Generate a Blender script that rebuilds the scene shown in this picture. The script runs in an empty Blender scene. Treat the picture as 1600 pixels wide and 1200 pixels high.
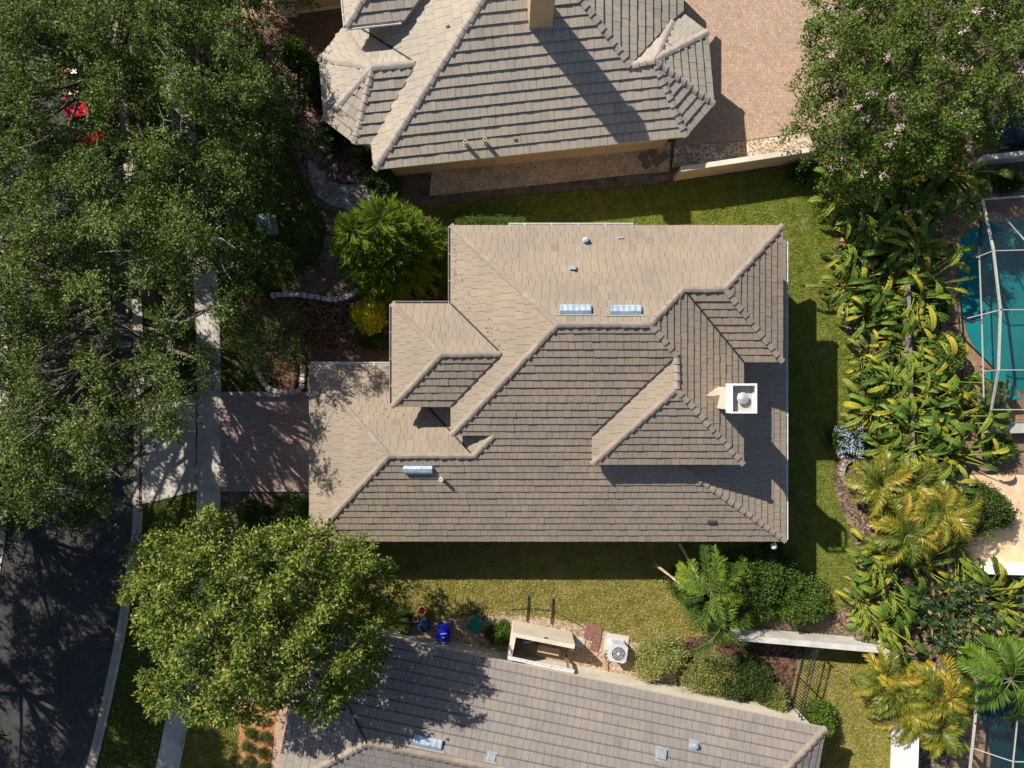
import bpy, math, random
import numpy as np
from mathutils import Vector, Matrix

random.seed(11); rng = np.random.default_rng(11)
sc = bpy.context.scene
COL = sc.collection
H, F = 35.5, 1100.5          # camera height above the lawn, focal length measured from the photo (px of 1600)
R = math.radians

def P(px, py, z=0.0):        # photo measurement -> place at height z (camera hangs over the origin, north = +y)
    s = (H - z) / F
    return Vector(((px - 800) * s, (600 - py) * s, z))

# ------------------------------------------------------------------ materials
def new_mat(name):
    m = bpy.data.materials.new(name); m.use_nodes = True
    nt = m.node_tree; b = nt.nodes['Principled BSDF']
    return m, nt, b
def ramp(nt, fac, cols, lo=0.0, hi=1.0, interp='LINEAR'):
    r = nt.nodes.new('ShaderNodeValToRGB'); r.color_ramp.interpolation = interp
    e = r.color_ramp.elements
    while len(e) < len(cols): e.new(0.5)
    for i, c in enumerate(cols):
        e[i].position = lo + (hi - lo) * i / max(1, len(cols) - 1)
        e[i].color = (*c, 1)
    nt.links.new(fac, r.inputs['Fac'])
    return r.outputs['Color']
def noise(nt, scale, detail=4, rough=.6, vec=None, dist=0):
    n = nt.nodes.new('ShaderNodeTexNoise')
    n.inputs['Scale'].default_value = scale; n.inputs['Detail'].default_value = detail
    n.inputs['Roughness'].default_value = rough; n.inputs['Distortion'].default_value = dist
    if vec is not None: nt.links.new(vec, n.inputs['Vector'])
    return n.outputs['Fac']
def objco(nt, scale=(1, 1, 1), rot=(0, 0, 0)):
    t = nt.nodes.new('ShaderNodeTexCoord'); m = nt.nodes.new('ShaderNodeMapping')
    m.inputs['Scale'].default_value = scale; m.inputs['Rotation'].default_value = rot
    nt.links.new(t.outputs['Object'], m.inputs['Vector']); return m.outputs['Vector']
def mix(nt, a, b, fac, mode='MIX'):
    m = nt.nodes.new('ShaderNodeMix'); m.data_type = 'RGBA'; m.blend_type = mode
    for s, v in ((m.inputs[6], a), (m.inputs[7], b)):
        if isinstance(v, (tuple, list)): s.default_value = (*v[:3], 1)
        else: nt.links.new(v, s)
    if isinstance(fac, (int, float)): m.inputs[0].default_value = fac
    else: nt.links.new(fac, m.inputs[0])
    return m.outputs[2]
def math_(nt, op, a, b=0.0):
    m = nt.nodes.new('ShaderNodeMath'); m.operation = op
    for s, v in ((m.inputs[0], a), (m.inputs[1], b)):
        if isinstance(v, (int, float)): s.default_value = v
        else: nt.links.new(v, s)
    return m.outputs[0]
def bump(nt, b, h, strength=.5, dist=.02):
    n = nt.nodes.new('ShaderNodeBump'); n.inputs['Strength'].default_value = strength
    n.inputs['Distance'].default_value = dist
    nt.links.new(h, n.inputs['Height']); nt.links.new(n.outputs['Normal'], b.inputs['Normal'])

def M(name, cols, scale=3, rough=.8, detail=5, bmp=0, bscale=40, lo=.3, hi=.7, metal=0, spec=.3, big=None):
    m, nt, b = new_mat(name); v = objco(nt)
    c = ramp(nt, noise(nt, scale, detail, .65, v), cols, lo, hi)
    if big:                                  # slow second variation: (scale, colour, amount)
        c = mix(nt, c, big[1], math_(nt, 'MULTIPLY', ramp(nt, noise(nt, big[0], 4, .6, v), [(0, 0, 0), (1, 1, 1)], .42, .62), big[2]))
    nt.links.new(c, b.inputs['Base Color'])
    b.inputs['Roughness'].default_value = rough; b.inputs['Metallic'].default_value = metal
    b.inputs['Specular IOR Level'].default_value = spec
    if bmp: bump(nt, b, noise(nt, bscale, 3, .6, v), bmp)
    return m
def cracked(m, scale, width, col):
    nt = m.node_tree; b = nt.nodes['Principled BSDF']; old = b.inputs['Base Color'].links[0].from_socket
    vo = nt.nodes.new('ShaderNodeTexVoronoi'); vo.feature = 'DISTANCE_TO_EDGE'; vo.inputs['Scale'].default_value = scale
    n = nt.nodes.new('ShaderNodeTexNoise'); n.inputs['Scale'].default_value = 1.4; n.inputs['Detail'].default_value = 6; v = objco(nt); nt.links.new(v, n.inputs['Vector'])
    nt.links.new(mix(nt, v, n.outputs['Color'], .35, 'ADD'), vo.inputs['Vector'])
    nt.links.new(mix(nt, col, old, ramp(nt, vo.outputs['Distance'], [(0, 0, 0), (1, 1, 1)], 0, width)), b.inputs['Base Color']); return m
def plain(name, c, rough=.6, metal=0, var=.12):
    return M(name, [tuple(x * (1 - var) for x in c), tuple(min(1, x * (1 + var)) for x in c)], 6, rough, metal=metal, spec=.4)

def lawn_mat(name, cols, patch, amount, pscale=.35):
    m, nt, b = new_mat(name); v = objco(nt)
    fine = noise(nt, 26, 6, .8, v); mid = noise(nt, 3.0, 6, .75, v); big = noise(nt, pscale, 4, .6, v)
    c = ramp(nt, math_(nt, 'ADD', math_(nt, 'MULTIPLY', fine, .6), math_(nt, 'MULTIPLY', mid, .4)), cols, .36, .64)
    f = math_(nt, 'ADD', math_(nt, 'MULTIPLY', mid, .55), math_(nt, 'MULTIPLY', big, .45))
    c = mix(nt, c, patch, math_(nt, 'MULTIPLY', ramp(nt, f, [(0, 0, 0), (1, 1, 1)], .46, .62), amount))
    c = mix(nt, c, (.36, .28, .18), math_(nt, 'MULTIPLY', ramp(nt, noise(nt, .8, 7, .75, v), [(0, 0, 0), (1, 1, 1)], .60, .68), .75))
    nt.links.new(c, b.inputs['Base Color']); b.inputs['Roughness'].default_value = .9
    b.inputs['Specular IOR Level'].default_value = .1
    bump(nt, b, math_(nt, 'ADD', noise(nt, 34, 4, .8, v), math_(nt, 'MULTIPLY', mid, 1.5)), 1.0, .09)
    return m
def chips_mat(name, cols, scale, rough=.9, dist=.03, stain=None):
    m, nt, b = new_mat(name); v = objco(nt)
    vo = nt.nodes.new('ShaderNodeTexVoronoi'); vo.inputs['Scale'].default_value = scale
    vo.inputs['Randomness'].default_value = 1.0
    nt.links.new(v, vo.inputs['Vector'])
    sp = nt.nodes.new('ShaderNodeSeparateColor'); nt.links.new(vo.outputs['Color'], sp.inputs[0])
    c = ramp(nt, sp.outputs[0], cols, .05, .95)
    if stain: c = mix(nt, c, stain, math_(nt, 'MULTIPLY', ramp(nt, noise(nt, .9, 5, .7, v), [(0, 0, 0), (1, 1, 1)], .45, .65), .75))
    nt.links.new(c, b.inputs['Base Color']); b.inputs['Roughness'].default_value = rough
    b.inputs['Specular IOR Level'].default_value = .15
    bump(nt, b, math_(nt, 'ADD', sp.outputs[1], noise(nt, 6, 4, .7, v)), .9, dist)
    return m
def paver_mat(name, c1, c2, mortar, bw, bh, rotz=0, stain=(.2, .15, .12), amount=.5):
    m, nt, b = new_mat(name); v = objco(nt, rot=(0, 0, rotz))
    br = nt.nodes.new('ShaderNodeTexBrick'); br.inputs['Scale'].default_value = 1
    br.inputs['Brick Width'].default_value = bw; br.inputs['Row Height'].default_value = bh
    br.inputs['Mortar Size'].default_value = .008; br.inputs['Bias'].default_value = 0
    br.inputs['Color1'].default_value = (*c1, 1); br.inputs['Color2'].default_value = (*c2, 1); br.inputs['Mortar'].default_value = (*mortar, 1)
    nt.links.new(v, br.inputs['Vector'])
    c = mix(nt, br.outputs['Color'], stain, math_(nt, 'MULTIPLY', ramp(nt, noise(nt, .55, 6, .7, v), [(0, 0, 0), (1, 1, 1)], .42, .66), amount))
    c = mix(nt, c, ramp(nt, noise(nt, 9, 5, .7, v), [(.55, .55, .55), (1.25, 1.2, 1.15)], .3, .7), .8, 'MULTIPLY')
    nt.links.new(c, b.inputs['Base Color']); b.inputs['Roughness'].default_value = .85
    b.inputs['Specular IOR Level'].default_value = .2
    bump(nt, b, br.outputs['Fac'], -.4, .006)
    return m
def tile_mat(name, cols, streak, samt, moss=0.0, spots=(.10, .085, .07)):
    """concrete roof tile: slight tint per tile, run-off streaks down the slope, slow soiling; 'plan' = across, up the slope, place within the course"""
    m, nt, b = new_mat(name); v = objco(nt)
    g = nt.nodes.new('ShaderNodeNewGeometry')
    mean = [sum(c[i] for c in cols) / len(cols) for i in range(3)]
    near = [tuple(mean[i] + (c[i] - mean[i]) * .38 for i in range(3)) for c in cols]
    c = ramp(nt, g.outputs['Random Per Island'], [tuple(x * .84 for x in near[0])] + near * 6 + [tuple(x * 1.07 for x in near[-1])], 0, 1)
    c = mix(nt, c, ramp(nt, noise(nt, .45, 5, .65, v), [(.90, .91, .93), (1.08, 1.05, 1.02)], .36, .64), 1.0, 'MULTIPLY')
    a = nt.nodes.new('ShaderNodeAttribute'); a.attribute_name = 'plan'
    def run(sx, sy):
        mp_ = nt.nodes.new('ShaderNodeMapping'); mp_.inputs['Scale'].default_value = (sx, sy, 0); nt.links.new(a.outputs['Vector'], mp_.inputs['Vector']); return mp_.outputs[0]
    c = mix(nt, c, ramp(nt, noise(nt, 1.0, 5, .7, run(13, .9)), [(.86, .85, .84), (1.06, 1.05, 1.04)], .34, .66), .8, 'MULTIPLY')
    c = mix(nt, c, streak, math_(nt, 'MULTIPLY', ramp(nt, noise(nt, 1.0, 4, .7, run(17, 2.6)), [(0, 0, 0), (1, 1, 1)], .56, .68), samt))
    c = mix(nt, c, tuple(x * .68 for x in cols[0]), math_(nt, 'MULTIPLY', ramp(nt, noise(nt, .7, 9, .82, v), [(0, 0, 0), (1, 1, 1)], .52, .72), .36))
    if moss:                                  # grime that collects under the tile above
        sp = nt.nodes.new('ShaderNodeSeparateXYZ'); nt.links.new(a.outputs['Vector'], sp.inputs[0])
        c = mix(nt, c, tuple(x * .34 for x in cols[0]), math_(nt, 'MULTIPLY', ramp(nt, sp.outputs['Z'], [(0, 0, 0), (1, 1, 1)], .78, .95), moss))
    c = mix(nt, c, spots, math_(nt, 'MULTIPLY', ramp(nt, noise(nt, 15, 3, .6, v), [(0, 0, 0), (1, 1, 1)], .65, .74), .4))
    nt.links.new(c, b.inputs['Base Color']); b.inputs['Roughness'].default_value = .85
    b.inputs['Specular IOR Level'].default_value = .22
    bump(nt, b, math_(nt, 'ADD', noise(nt, 45, 3, .7, v), noise(nt, 1.0, 3, .6, run(30, 1))), .35, .01)
    return m
def leaf_mat(name, cols, rough=.5, trans=.35, spec=.4):
    m, nt, b = new_mat(name)
    a = nt.nodes.new('ShaderNodeAttribute'); a.attribute_name = 'tint'
    c = ramp(nt, a.outputs['Fac'], cols, 0, 1)
    nt.links.new(c, b.inputs['Base Color']); b.inputs['Roughness'].default_value = rough
    b.inputs['Specular IOR Level'].default_value = spec
    t = nt.nodes.new('ShaderNodeBsdfTranslucent')
    nt.links.new(mix(nt, c, (1.0, 1.25, .35), 1.0, 'MULTIPLY'), t.inputs['Color'])
    ms = nt.nodes.new('ShaderNodeMixShader'); ms.inputs[0].default_value = trans
    nt.links.new(b.outputs[0], ms.inputs[1]); nt.links.new(t.outputs[0], ms.inputs[2])
    nt.links.new(ms.outputs[0], nt.nodes['Material Output'].inputs['Surface'])
    return m

# ------------------------------------------------------------------ objects
def tag(o, label=None, cat=None, group=None, kind=None):
    if label: o['label'] = label
    if cat: o['category'] = cat
    if group: o['group'] = group
    if kind: o['kind'] = kind
    return o
def thing(name, label, cat, loc=(0, 0, 0), group=None):
    o = bpy.data.objects.new(name, None); COL.objects.link(o); o.location = loc
    o.empty_display_size = .3
    return tag(o, label, cat, group)
def wloc(o):
    v = Vector((0, 0, 0))
    while o is not None: v = v + Vector(o.location); o = o.parent
    return v
def copy_tree(o, parent=None):
    c = o.copy(); COL.objects.link(c)
    if parent is not None: c.parent = parent
    for ch in list(o.children): copy_tree(ch, c)
    return c

class MB:
    """collects shapes in world coordinates, then links them as one mesh object"""
    def __init__(s): s.v = []; s.f = []; s.mi = []; s.t = []; s.pl = {}
    def add(s, vs, fs, mi=0, t=.5):
        k = len(s.v); s.v.extend([tuple(v) for v in vs])
        for f in fs: s.f.append(tuple(i + k for i in f)); s.mi.append(mi); s.t.append(t)
        return s
    def frame_box(s, o, x, y, z, size, mi=0):      # o = centre of the base, x y z = axes
        o = Vector(o); a, b, c = size; vs = []
        for k in (0, 1):
            for i, j in ((-1, -1), (1, -1), (1, 1), (-1, 1)):
                vs.append(o + x * (i * a / 2) + y * (j * b / 2) + z * (k * c))
        return s.add(vs, [(3, 2, 1, 0), (4, 5, 6, 7), (0, 1, 5, 4), (1, 2, 6, 5), (2, 3, 7, 6), (3, 0, 4, 7)], mi)
    def box(s, o, size, rz=0, mi=0):
        c, n = math.cos(rz), math.sin(rz)
        return s.frame_box(o, Vector((c, n, 0)), Vector((-n, c, 0)), Vector((0, 0, 1)), size, mi)
    def prism(s, poly, z0, z1, mi=0):
        n = len(poly); vs = [(p[0], p[1], z0) for p in poly] + [(p[0], p[1], z1) for p in poly]
        return s.add(vs, [tuple(range(n))[::-1], tuple(range(n, 2 * n))] + [(i, (i + 1) % n, n + (i + 1) % n, n + i) for i in range(n)], mi)
    def tube(s, pts, rad, n=6, mi=0, t=.5, cap=True):
        pts = [Vector(p) for p in pts]; k = len(s.v)
        if not isinstance(rad, (list, tuple)): rad = [rad] * len(pts)
        vs = []
        for i, p in enumerate(pts):
            d = (pts[min(i + 1, len(pts) - 1)] - pts[max(i - 1, 0)])
            d = d.normalized() if d.length > 1e-6 else Vector((0, 0, 1))
            a = d.cross(Vector((0, 0, 1)) if abs(d.z) < .9 else Vector((1, 0, 0))).normalized(); b = d.cross(a)
            for j in range(n):
                w = 2 * math.pi * j / n
                vs.append(p + (a * math.cos(w) + b * math.sin(w)) * rad[i])
        fs = []
        for i in range(len(pts) - 1):
            for j in range(n):
                fs.append((i * n + j, i * n + (j + 1) % n, (i + 1) * n + (j + 1) % n, (i + 1) * n + j))
        if cap: fs += [tuple(range(n))[::-1], tuple(range((len(pts) - 1) * n, len(pts) * n))]
        return s.add(vs, fs, mi, t)
    def lathe(s, o, prof, n=20, mi=0, axis=Vector((0, 0, 1)), cap=True):
        o = Vector(o); axis = axis.normalized()
        a = axis.cross(Vector((0, 1, 0)) if abs(axis.y) < .9 else Vector((1, 0, 0))).normalized(); b = axis.cross(a)
        vs = [o + axis * h + (a * math.cos(2 * math.pi * j / n) + b * math.sin(2 * math.pi * j / n)) * r for r, h in prof for j in range(n)]
        fs = [(i * n + j, i * n + (j + 1) % n, (i + 1) * n + (j + 1) % n, (i + 1) * n + j) for i in range(len(prof) - 1) for j in range(n)]
        if cap: fs += [tuple(range(n))[::-1], tuple(range((len(prof) - 1) * n, len(prof) * n))]
        return s.add(vs, fs, mi)
    def build(s, name, mats, parent=None, org=None, smooth=False, bevel=0):
        o0 = wloc(parent) if parent is not None else Vector(org or (0, 0, 0))
        me = bpy.data.meshes.new(name)
        me.from_pydata([(v[0] - o0.x, v[1] - o0.y, v[2] - o0.z) for v in s.v], [], s.f)
        for m in (mats if isinstance(mats, (list, tuple)) else [mats]): me.materials.append(m)
        me.polygons.foreach_set('material_index', s.mi)
        at = me.attributes.new('tint', 'FLOAT', 'FACE'); at.data.foreach_set('value', s.t)
        if s.pl:
            pa = me.attributes.new('plan', 'FLOAT_VECTOR', 'POINT'); arr = np.zeros((len(s.v), 3), np.float32)
            for k_, q_ in s.pl.items(): arr[k_] = q_
            pa.data.foreach_set('vector', arr.ravel())
        if smooth: me.polygons.foreach_set('use_smooth', [True] * len(s.f))
        me.update()
        ob = bpy.data.objects.new(name, me); COL.objects.link(ob)
        if parent is not None: ob.parent = parent
        else: ob.location = o0
        if bevel:
            bm = ob.modifiers.new('bevel', 'BEVEL'); bm.width = bevel; bm.segments = 2; bm.limit_method = 'ANGLE'
        return ob

def struct(name, mb, mat): return tag(mb.build(name, mat), kind='structure')
def sheet(name, px, z, mat, sub=0, thick=0):
    """a flat or slab ground cover drawn from its outline"""
    mb = MB(); pts = [P(x, y, z) for x, y in px]
    a = sum(pts[i].x * pts[(i + 1) % len(pts)].y - pts[(i + 1) % len(pts)].x * pts[i].y for i in range(len(pts)))
    if a < 0: pts = pts[::-1]
    if thick: mb.prism([(p.x, p.y) for p in pts], z - thick, z)
    else: mb.add(pts, [tuple(range(len(pts)))])
    return struct(name, mb, mat)
def smooth_px(px, n=5, closed=True, wob=0):
    """Catmull-Rom through outline points"""
    out = []; k = len(px)
    for i in range(k if closed else k - 1):
        p = [np.array(px[j % k] if closed else px[min(max(j, 0), k - 1)], float) for j in (i - 1, i, i + 1, i + 2)]
        for t in np.arange(n) / n:
            q = .5 * ((2 * p[1]) + (-p[0] + p[2]) * t + (2 * p[0] - 5 * p[1] + 4 * p[2] - p[3]) * t * t + (-p[0] + 3 * p[1] - 3 * p[2] + p[3]) * t ** 3)
            out.append((q[0] + random.uniform(-wob, wob), q[1] + random.uniform(-wob, wob)))
    if not closed: out.append(tuple(px[-1]))
    return out

# ------------------------------------------------------------------ leaves (numpy)
def unit(a): return a / np.maximum(np.linalg.norm(a, axis=1, keepdims=True), 1e-9)
def leaf_arrays(pos, axis, nrm, L, W, tint):
    axis = unit(axis); side = unit(np.cross(axis, nrm)); L = np.asarray(L).reshape(-1, 1) * np.ones((len(pos), 1)); W = np.asarray(W).reshape(-1, 1) * np.ones((len(pos), 1))
    up = np.cross(side, axis)
    V = np.stack([pos, pos + axis * L * .45 + side * W * .5 + up * W * .12, pos + axis * L, pos + axis * L * .45 - side * W * .5 + up * W * .12], 1)
    return V, np.asarray(tint)
def leaf_obj(name, chunks, mat, parent=None, org=None):
    V = np.concatenate([c[0] for c in chunks]).reshape(-1, 3); T = np.concatenate([c[1] for c in chunks])
    o0 = wloc(parent) if parent is not None else Vector(org or (0, 0, 0))
    V = V - np.array(o0); n = len(T)
    me = bpy.data.meshes.new(name)
    me.vertices.add(4 * n); me.vertices.foreach_set('co', V.astype(np.float32).ravel())
    me.loops.add(4 * n); me.loops.foreach_set('vertex_index', np.arange(4 * n, dtype=np.int32))
    me.polygons.add(n); me.polygons.foreach_set('loop_start', np.arange(0, 4 * n, 4, dtype=np.int32))
    at = me.attributes.new('tint', 'FLOAT', 'FACE'); at.data.foreach_set('value', np.clip(T, 0, 1).astype(np.float32))
    me.materials.append(mat); me.update(calc_edges=True)
    ob = bpy.data.objects.new(name, me); COL.objects.link(ob)
    if parent is not None: ob.parent = parent
    else: ob.location = o0
    return ob
def rand_dirs(n, up=0.0):
    d = unit(rng.normal(size=(n, 3))); d[:, 2] += up; return unit(d)
def sprays(centres, r, ntw, nl, L, W, tint, tj=.18, flat=.45, up=.25, out=None):
    """each centre carries twigs that radiate from it, each twig carries leaves"""
    C = np.asarray(centres, float); n = len(C); tint = np.asarray(tint) * np.ones(n)
    d = rng.normal(size=(n, ntw, 3)); d[..., 2] = d[..., 2] * flat + up
    if out is not None: d = d + np.asarray(out)[:, None, :] * .9
    d /= np.linalg.norm(d, axis=2, keepdims=True)
    ln = np.asarray(r).reshape(-1, 1) * rng.uniform(.55, 1.1, (n, ntw))
    s = rng.uniform(.12, 1.0, (n, ntw, nl)) ** .75
    pos = C[:, None, None, :] + d[:, :, None, :] * (ln[:, :, None] * s)[..., None]
    pos = pos + rng.normal(size=pos.shape) * .07
    pos[..., 2] -= (s ** 2) * .12 * ln[:, :, None]
    pos = pos.reshape(-1, 3); k = len(pos)
    ax = np.repeat(d.reshape(-1, 3), nl, 0) * .8 + rng.normal(size=(k, 3)) * .7
    nr = rng.normal(size=(k, 3)) * .65 + np.array([-.25, .25, .8])
    T = np.repeat(tint, ntw * nl) + np.repeat(rng.normal(0, tj * .6, n * ntw), nl) + rng.normal(0, tj, k)
    return leaf_arrays(pos, ax, nr, L * rng.uniform(.7, 1.25, k), W * rng.uniform(.7, 1.2, k), T)

def in_poly(x, y, poly):
    x = np.asarray(x, float); y = np.asarray(y, float); c = np.zeros(x.shape, bool); n = len(poly)
    for i in range(n):
        x0, y0 = poly[i]; x1, y1 = poly[(i + 1) % n]
        if y0 == y1: continue
        c ^= ((y0 > y) != (y1 > y)) & (x < (x1 - x0) * (y - y0) / (y1 - y0) + x0)
    return c
def edge_dist(x, y, poly):
    x = np.asarray(x, float); y = np.asarray(y, float); d = np.full(x.shape, 1e9); n = len(poly)
    for i in range(n):
        a = np.array(poly[i], float); b = np.array(poly[(i + 1) % n], float); ab = b - a
        t = np.clip(((x - a[0]) * ab[0] + (y - a[1]) * ab[1]) / max(1e-9, ab @ ab), 0, 1)
        d = np.minimum(d, np.hypot(x - a[0] - t * ab[0], y - a[1] - t * ab[1]))
    return d
def scatter(poly, step, jit=.48):
    xs = [p[0] for p in poly]; ys = [p[1] for p in poly]
    gx, gy = np.meshgrid(np.arange(min(xs), max(xs), step), np.arange(min(ys), max(ys), step))
    gx = gx + (np.arange(gy.shape[0])[:, None] % 2) * step * .5
    x = (gx + rng.uniform(-jit, jit, gx.shape) * step).ravel(); y = (gy + rng.uniform(-jit, jit, gy.shape) * step).ravel()
    k = in_poly(x, y, poly); return x[k], y[k]
def lift(x, y, z):           # arrays of measurements at heights z -> places
    s = (H - z) / F
    return np.stack([(x - 800) * s, (600 - y) * s, z], 1)
# ------------------------------------------------------------------ camera, sun, sky
cam = bpy.data.cameras.new('camera'); cam.sensor_width = 36; cam.lens = 36 * F / 1600; cam.clip_end = 500
co = bpy.data.objects.new('camera', cam); COL.objects.link(co); co.location = (0, 0, H); sc.camera = co
sd = Vector((.906, -.906, -1))
sl = bpy.data.lights.new('sun', 'SUN'); sl.energy = 5.0; sl.angle = R(.53); sl.color = (1, .93, .82)
so = bpy.data.objects.new('sun', sl); COL.objects.link(so); so.location = (-30, 30, 40)
so.rotation_euler = sd.to_track_quat('-Z', 'Y').to_euler()
w = bpy.data.worlds.new('World'); sc.world = w; w.use_nodes = True
sky = w.node_tree.nodes.new('ShaderNodeTexSky'); sky.sky_type = 'NISHITA'; sky.sun_disc = False
sky.sun_elevation = R(38); sky.sun_rotation = R(-45)
bg = w.node_tree.nodes['Background']; bg.inputs['Strength'].default_value = .068
w.node_tree.links.new(sky.outputs[0], bg.inputs['Color'])
vs = sc.view_settings; vs.view_transform = 'Standard'; vs.look = 'None'; vs.gamma = 1; vs.exposure = .62
sc.cycles.max_bounces = 6; sc.cycles.transparent_max_bounces = 8

# ------------------------------------------------------------------ ground materials
m_dirt = M('garden soil', [(.045, .032, .022), (.13, .095, .065), (.20, .155, .11)], 1.6, .95, 8, .8, 30, .3, .7)
m_lawn = lawn_mat('back lawn', [(.050, .080, .012), (.15, .195, .026), (.25, .285, .05)], (.31, .26, .07), .55)
m_lawn_y = lawn_mat('dry side lawn', [(.095, .10, .02), (.26, .22, .045), (.40, .32, .11)], (.46, .33, .16), .75, .5)
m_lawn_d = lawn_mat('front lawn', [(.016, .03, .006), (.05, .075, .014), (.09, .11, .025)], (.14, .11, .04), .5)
m_asph = M('asphalt', [(.026, .027, .030), (.042, .042, .044), (.062, .061, .06)], 2.2, .9, 9, .5, 60, .3, .7, big=(.25, (.07, .066, .062), .4))
cracked(m_asph, .22, .006, (.018, .018, .02))
m_conc = M('concrete', [(.36, .33, .29), (.46, .43, .38), (.53, .49, .44)], 1.8, .85, 8, .2, 40, .3, .7, big=(.6, (.27, .25, .22), .6))
m_curb = M('kerb concrete', [(.33, .30, .26), (.44, .41, .36)], 3, .85, 8, .2, 40, big=(.8, (.25, .23, .2), .6))
m_drive = paver_mat('driveway pavers', (.46, .335, .31), (.34, .245, .24), (.18, .14, .135), .24, .12, .0, (.25, .19, .185), .5)
m_walk = paver_mat('walkway pavers', (.20, .115, .085), (.145, .085, .065), (.07, .055, .05), .22, .11, 0, (.09, .06, .05), .5)
m_court = paver_mat('courtyard pavers', (.51, .37, .28), (.41, .285, .215), (.22, .16, .12), .22, .11, R(45), (.34, .255, .195), .5)
m_deck = paver_mat('pool deck pavers', (.33, .215, .135), (.25, .155, .10), (.12, .085, .06), .30, .30, 0, (.17, .11, .075), .5)
m_mulch = chips_mat('red mulch', [(.05, .030, .021), (.13, .08, .056), (.22, .155, .11), (.34, .265, .2)], 12, .95, .05, (.09, .062, .045))
m_mulch_o = chips_mat('orange mulch', [(.28, .12, .045), (.42, .20, .085), (.52, .29, .14)], 11, .95, .04, (.30, .15, .07))
m_mulch_d = chips_mat('dark mulch', [(.03, .016, .012), (.09, .045, .03), (.15, .08, .05), (.2, .13, .09)], 9, .95, .05, (.05, .03, .02))
m_gravel = chips_mat('tan gravel', [(.34, .26, .18), (.56, .44, .31), (.72, .60, .45)], 22, .9, .03, (.30, .22, .15))
m_shell = chips_mat('shell bed', [(.22, .12, .07), (.45, .33, .23), (.68, .58, .48), (.78, .7, .62)], 16, .8, .05, (.20, .16, .06))
m_sand = chips_mat('pebbly sand', [(.24, .17, .11), (.40, .30, .21), (.56, .44, .33)], 14, .95, .04, (.30, .22, .13))
m_path = chips_mat('crushed stone', [(.20, .18, .16), (.36, .33, .3), (.5, .47, .43)], 7, .9, .04, (.14, .10, .08))
m_patio = M('stone patio', [(.50, .35, .21), (.60, .44, .28), (.68, .52, .36)], 1.5, .85, 8, .3, 25)

# ------------------------------------------------------------------ ground
g = MB(); g.add([(-150, -150, 0), (150, -150, 0), (150, 150, 0), (-150, 150, 0)], [(0, 1, 2, 3)]); struct('ground', g, m_dirt)
redge = [(120, -260), (150, -100), (164, 0), (188, 200), (203, 400), (210, 600), (208, 760), (206, 830), (195, 905), (179, 1000), (158, 1100), (134, 1200), (96, 1330), (50, 1450)]
redge = smooth_px(redge, 4, False)
road = redge + [(x - 197, y) for x, y in redge[::-1]]
sheet('road', road, .006, m_asph)
def ribbon(name, line, w0, w1, z, thick, mat):
    return sheet(name, [(x + w0, y) for x, y in line] + [(x + w1, y) for x, y in line[::-1]], z, mat, thick=thick)
up = [p for p in redge if p[1] < 628]; dn = [p for p in redge if p[1] > 795]; md = [p for p in redge if 620 <= p[1] <= 803]
ribbon('gutter_strip', redge, 0, 9, .02, .05, m_curb)
ribbon('kerb', up, 9.3, 15, .12, .2, m_curb); ribbon('kerb', dn, 9.3, 15, .12, .2, m_curb)
ribbon('gutter_strip', [(x - 197, y) for x, y in redge], -14, 0, .05, .1, m_conc)
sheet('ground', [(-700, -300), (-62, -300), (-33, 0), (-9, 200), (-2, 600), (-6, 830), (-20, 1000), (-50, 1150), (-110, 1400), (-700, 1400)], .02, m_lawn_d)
swl = [(225, -60), (250, 60), (268, 200), (290, 330), (303, 450), (308, 600), (307, 770), (306, 900), (285, 1020), (262, 1110), (243, 1200), (210, 1320)]
swl = smooth_px(swl, 4, False)
verge = [(x + 15, y) for x, y in redge if -60 < y < 1320]
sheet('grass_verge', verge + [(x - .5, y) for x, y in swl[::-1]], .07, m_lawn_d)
ribbon('sidewalk', swl, 0, 37, .10, .15, m_conc)
sheet('driveway_apron', [(223, 640), (306, 614), (306, 767), (222, 788)], .085, m_conc, thick=.08)
sheet('driveway', [(345.5, 612), (520, 612), (520, 769), (345.5, 768)], .09, m_drive, thick=.1)
sheet('walkway', [(480, 546), (640, 546), (640, 575), (505, 575), (505, 611), (480, 611)], .085, m_walk, thick=.1)
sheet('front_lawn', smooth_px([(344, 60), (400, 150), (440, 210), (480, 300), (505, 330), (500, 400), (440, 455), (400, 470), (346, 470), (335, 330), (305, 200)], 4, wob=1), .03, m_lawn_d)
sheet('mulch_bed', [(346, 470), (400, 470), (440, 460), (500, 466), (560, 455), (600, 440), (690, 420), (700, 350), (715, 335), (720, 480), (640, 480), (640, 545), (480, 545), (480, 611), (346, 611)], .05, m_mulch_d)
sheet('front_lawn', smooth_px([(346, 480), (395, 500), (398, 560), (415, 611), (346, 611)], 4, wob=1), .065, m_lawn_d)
sheet('mulch_bed', smooth_px([(410, 110), (470, 90), (520, 60), (520, 200), (600, 280), (585, 330), (515, 330), (480, 290), (450, 215)], 4, wob=2), .035, m_mulch)
sheet('stone_path', smooth_px([(483, 250), (505, 268), (520, 285), (585, 290), (592, 320), (560, 330), (510, 318), (488, 290)], 4, wob=2), .06, m_path)
sheet('walkway', [(372, 30), (452, 22), (560, 20), (560, 68), (400, 72), (380, 60)], .05, m_walk)
sheet('walkway', [(340, -40), (450, -40), (450, 25), (400, 70), (370, 70), (355, 20)], .045, m_court)
sheet('back_lawn', smooth_px([(655, 322), (700, 318), (900, 300), (1050, 285), (1262, 262), (1283, 300), (1303, 335), (1309, 380), (1304, 450), (1318, 510), (1333, 560), (1340, 605), (1318, 660), (1306, 715), (1304, 765), (1325, 820), (1341, 870), (1338, 925), (1300, 958), (1225, 968), (1150, 975), (1142, 880), (1142, 760), (900, 700), (760, 420), (690, 350)], 3, wob=1.2), .045, m_lawn)
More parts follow.
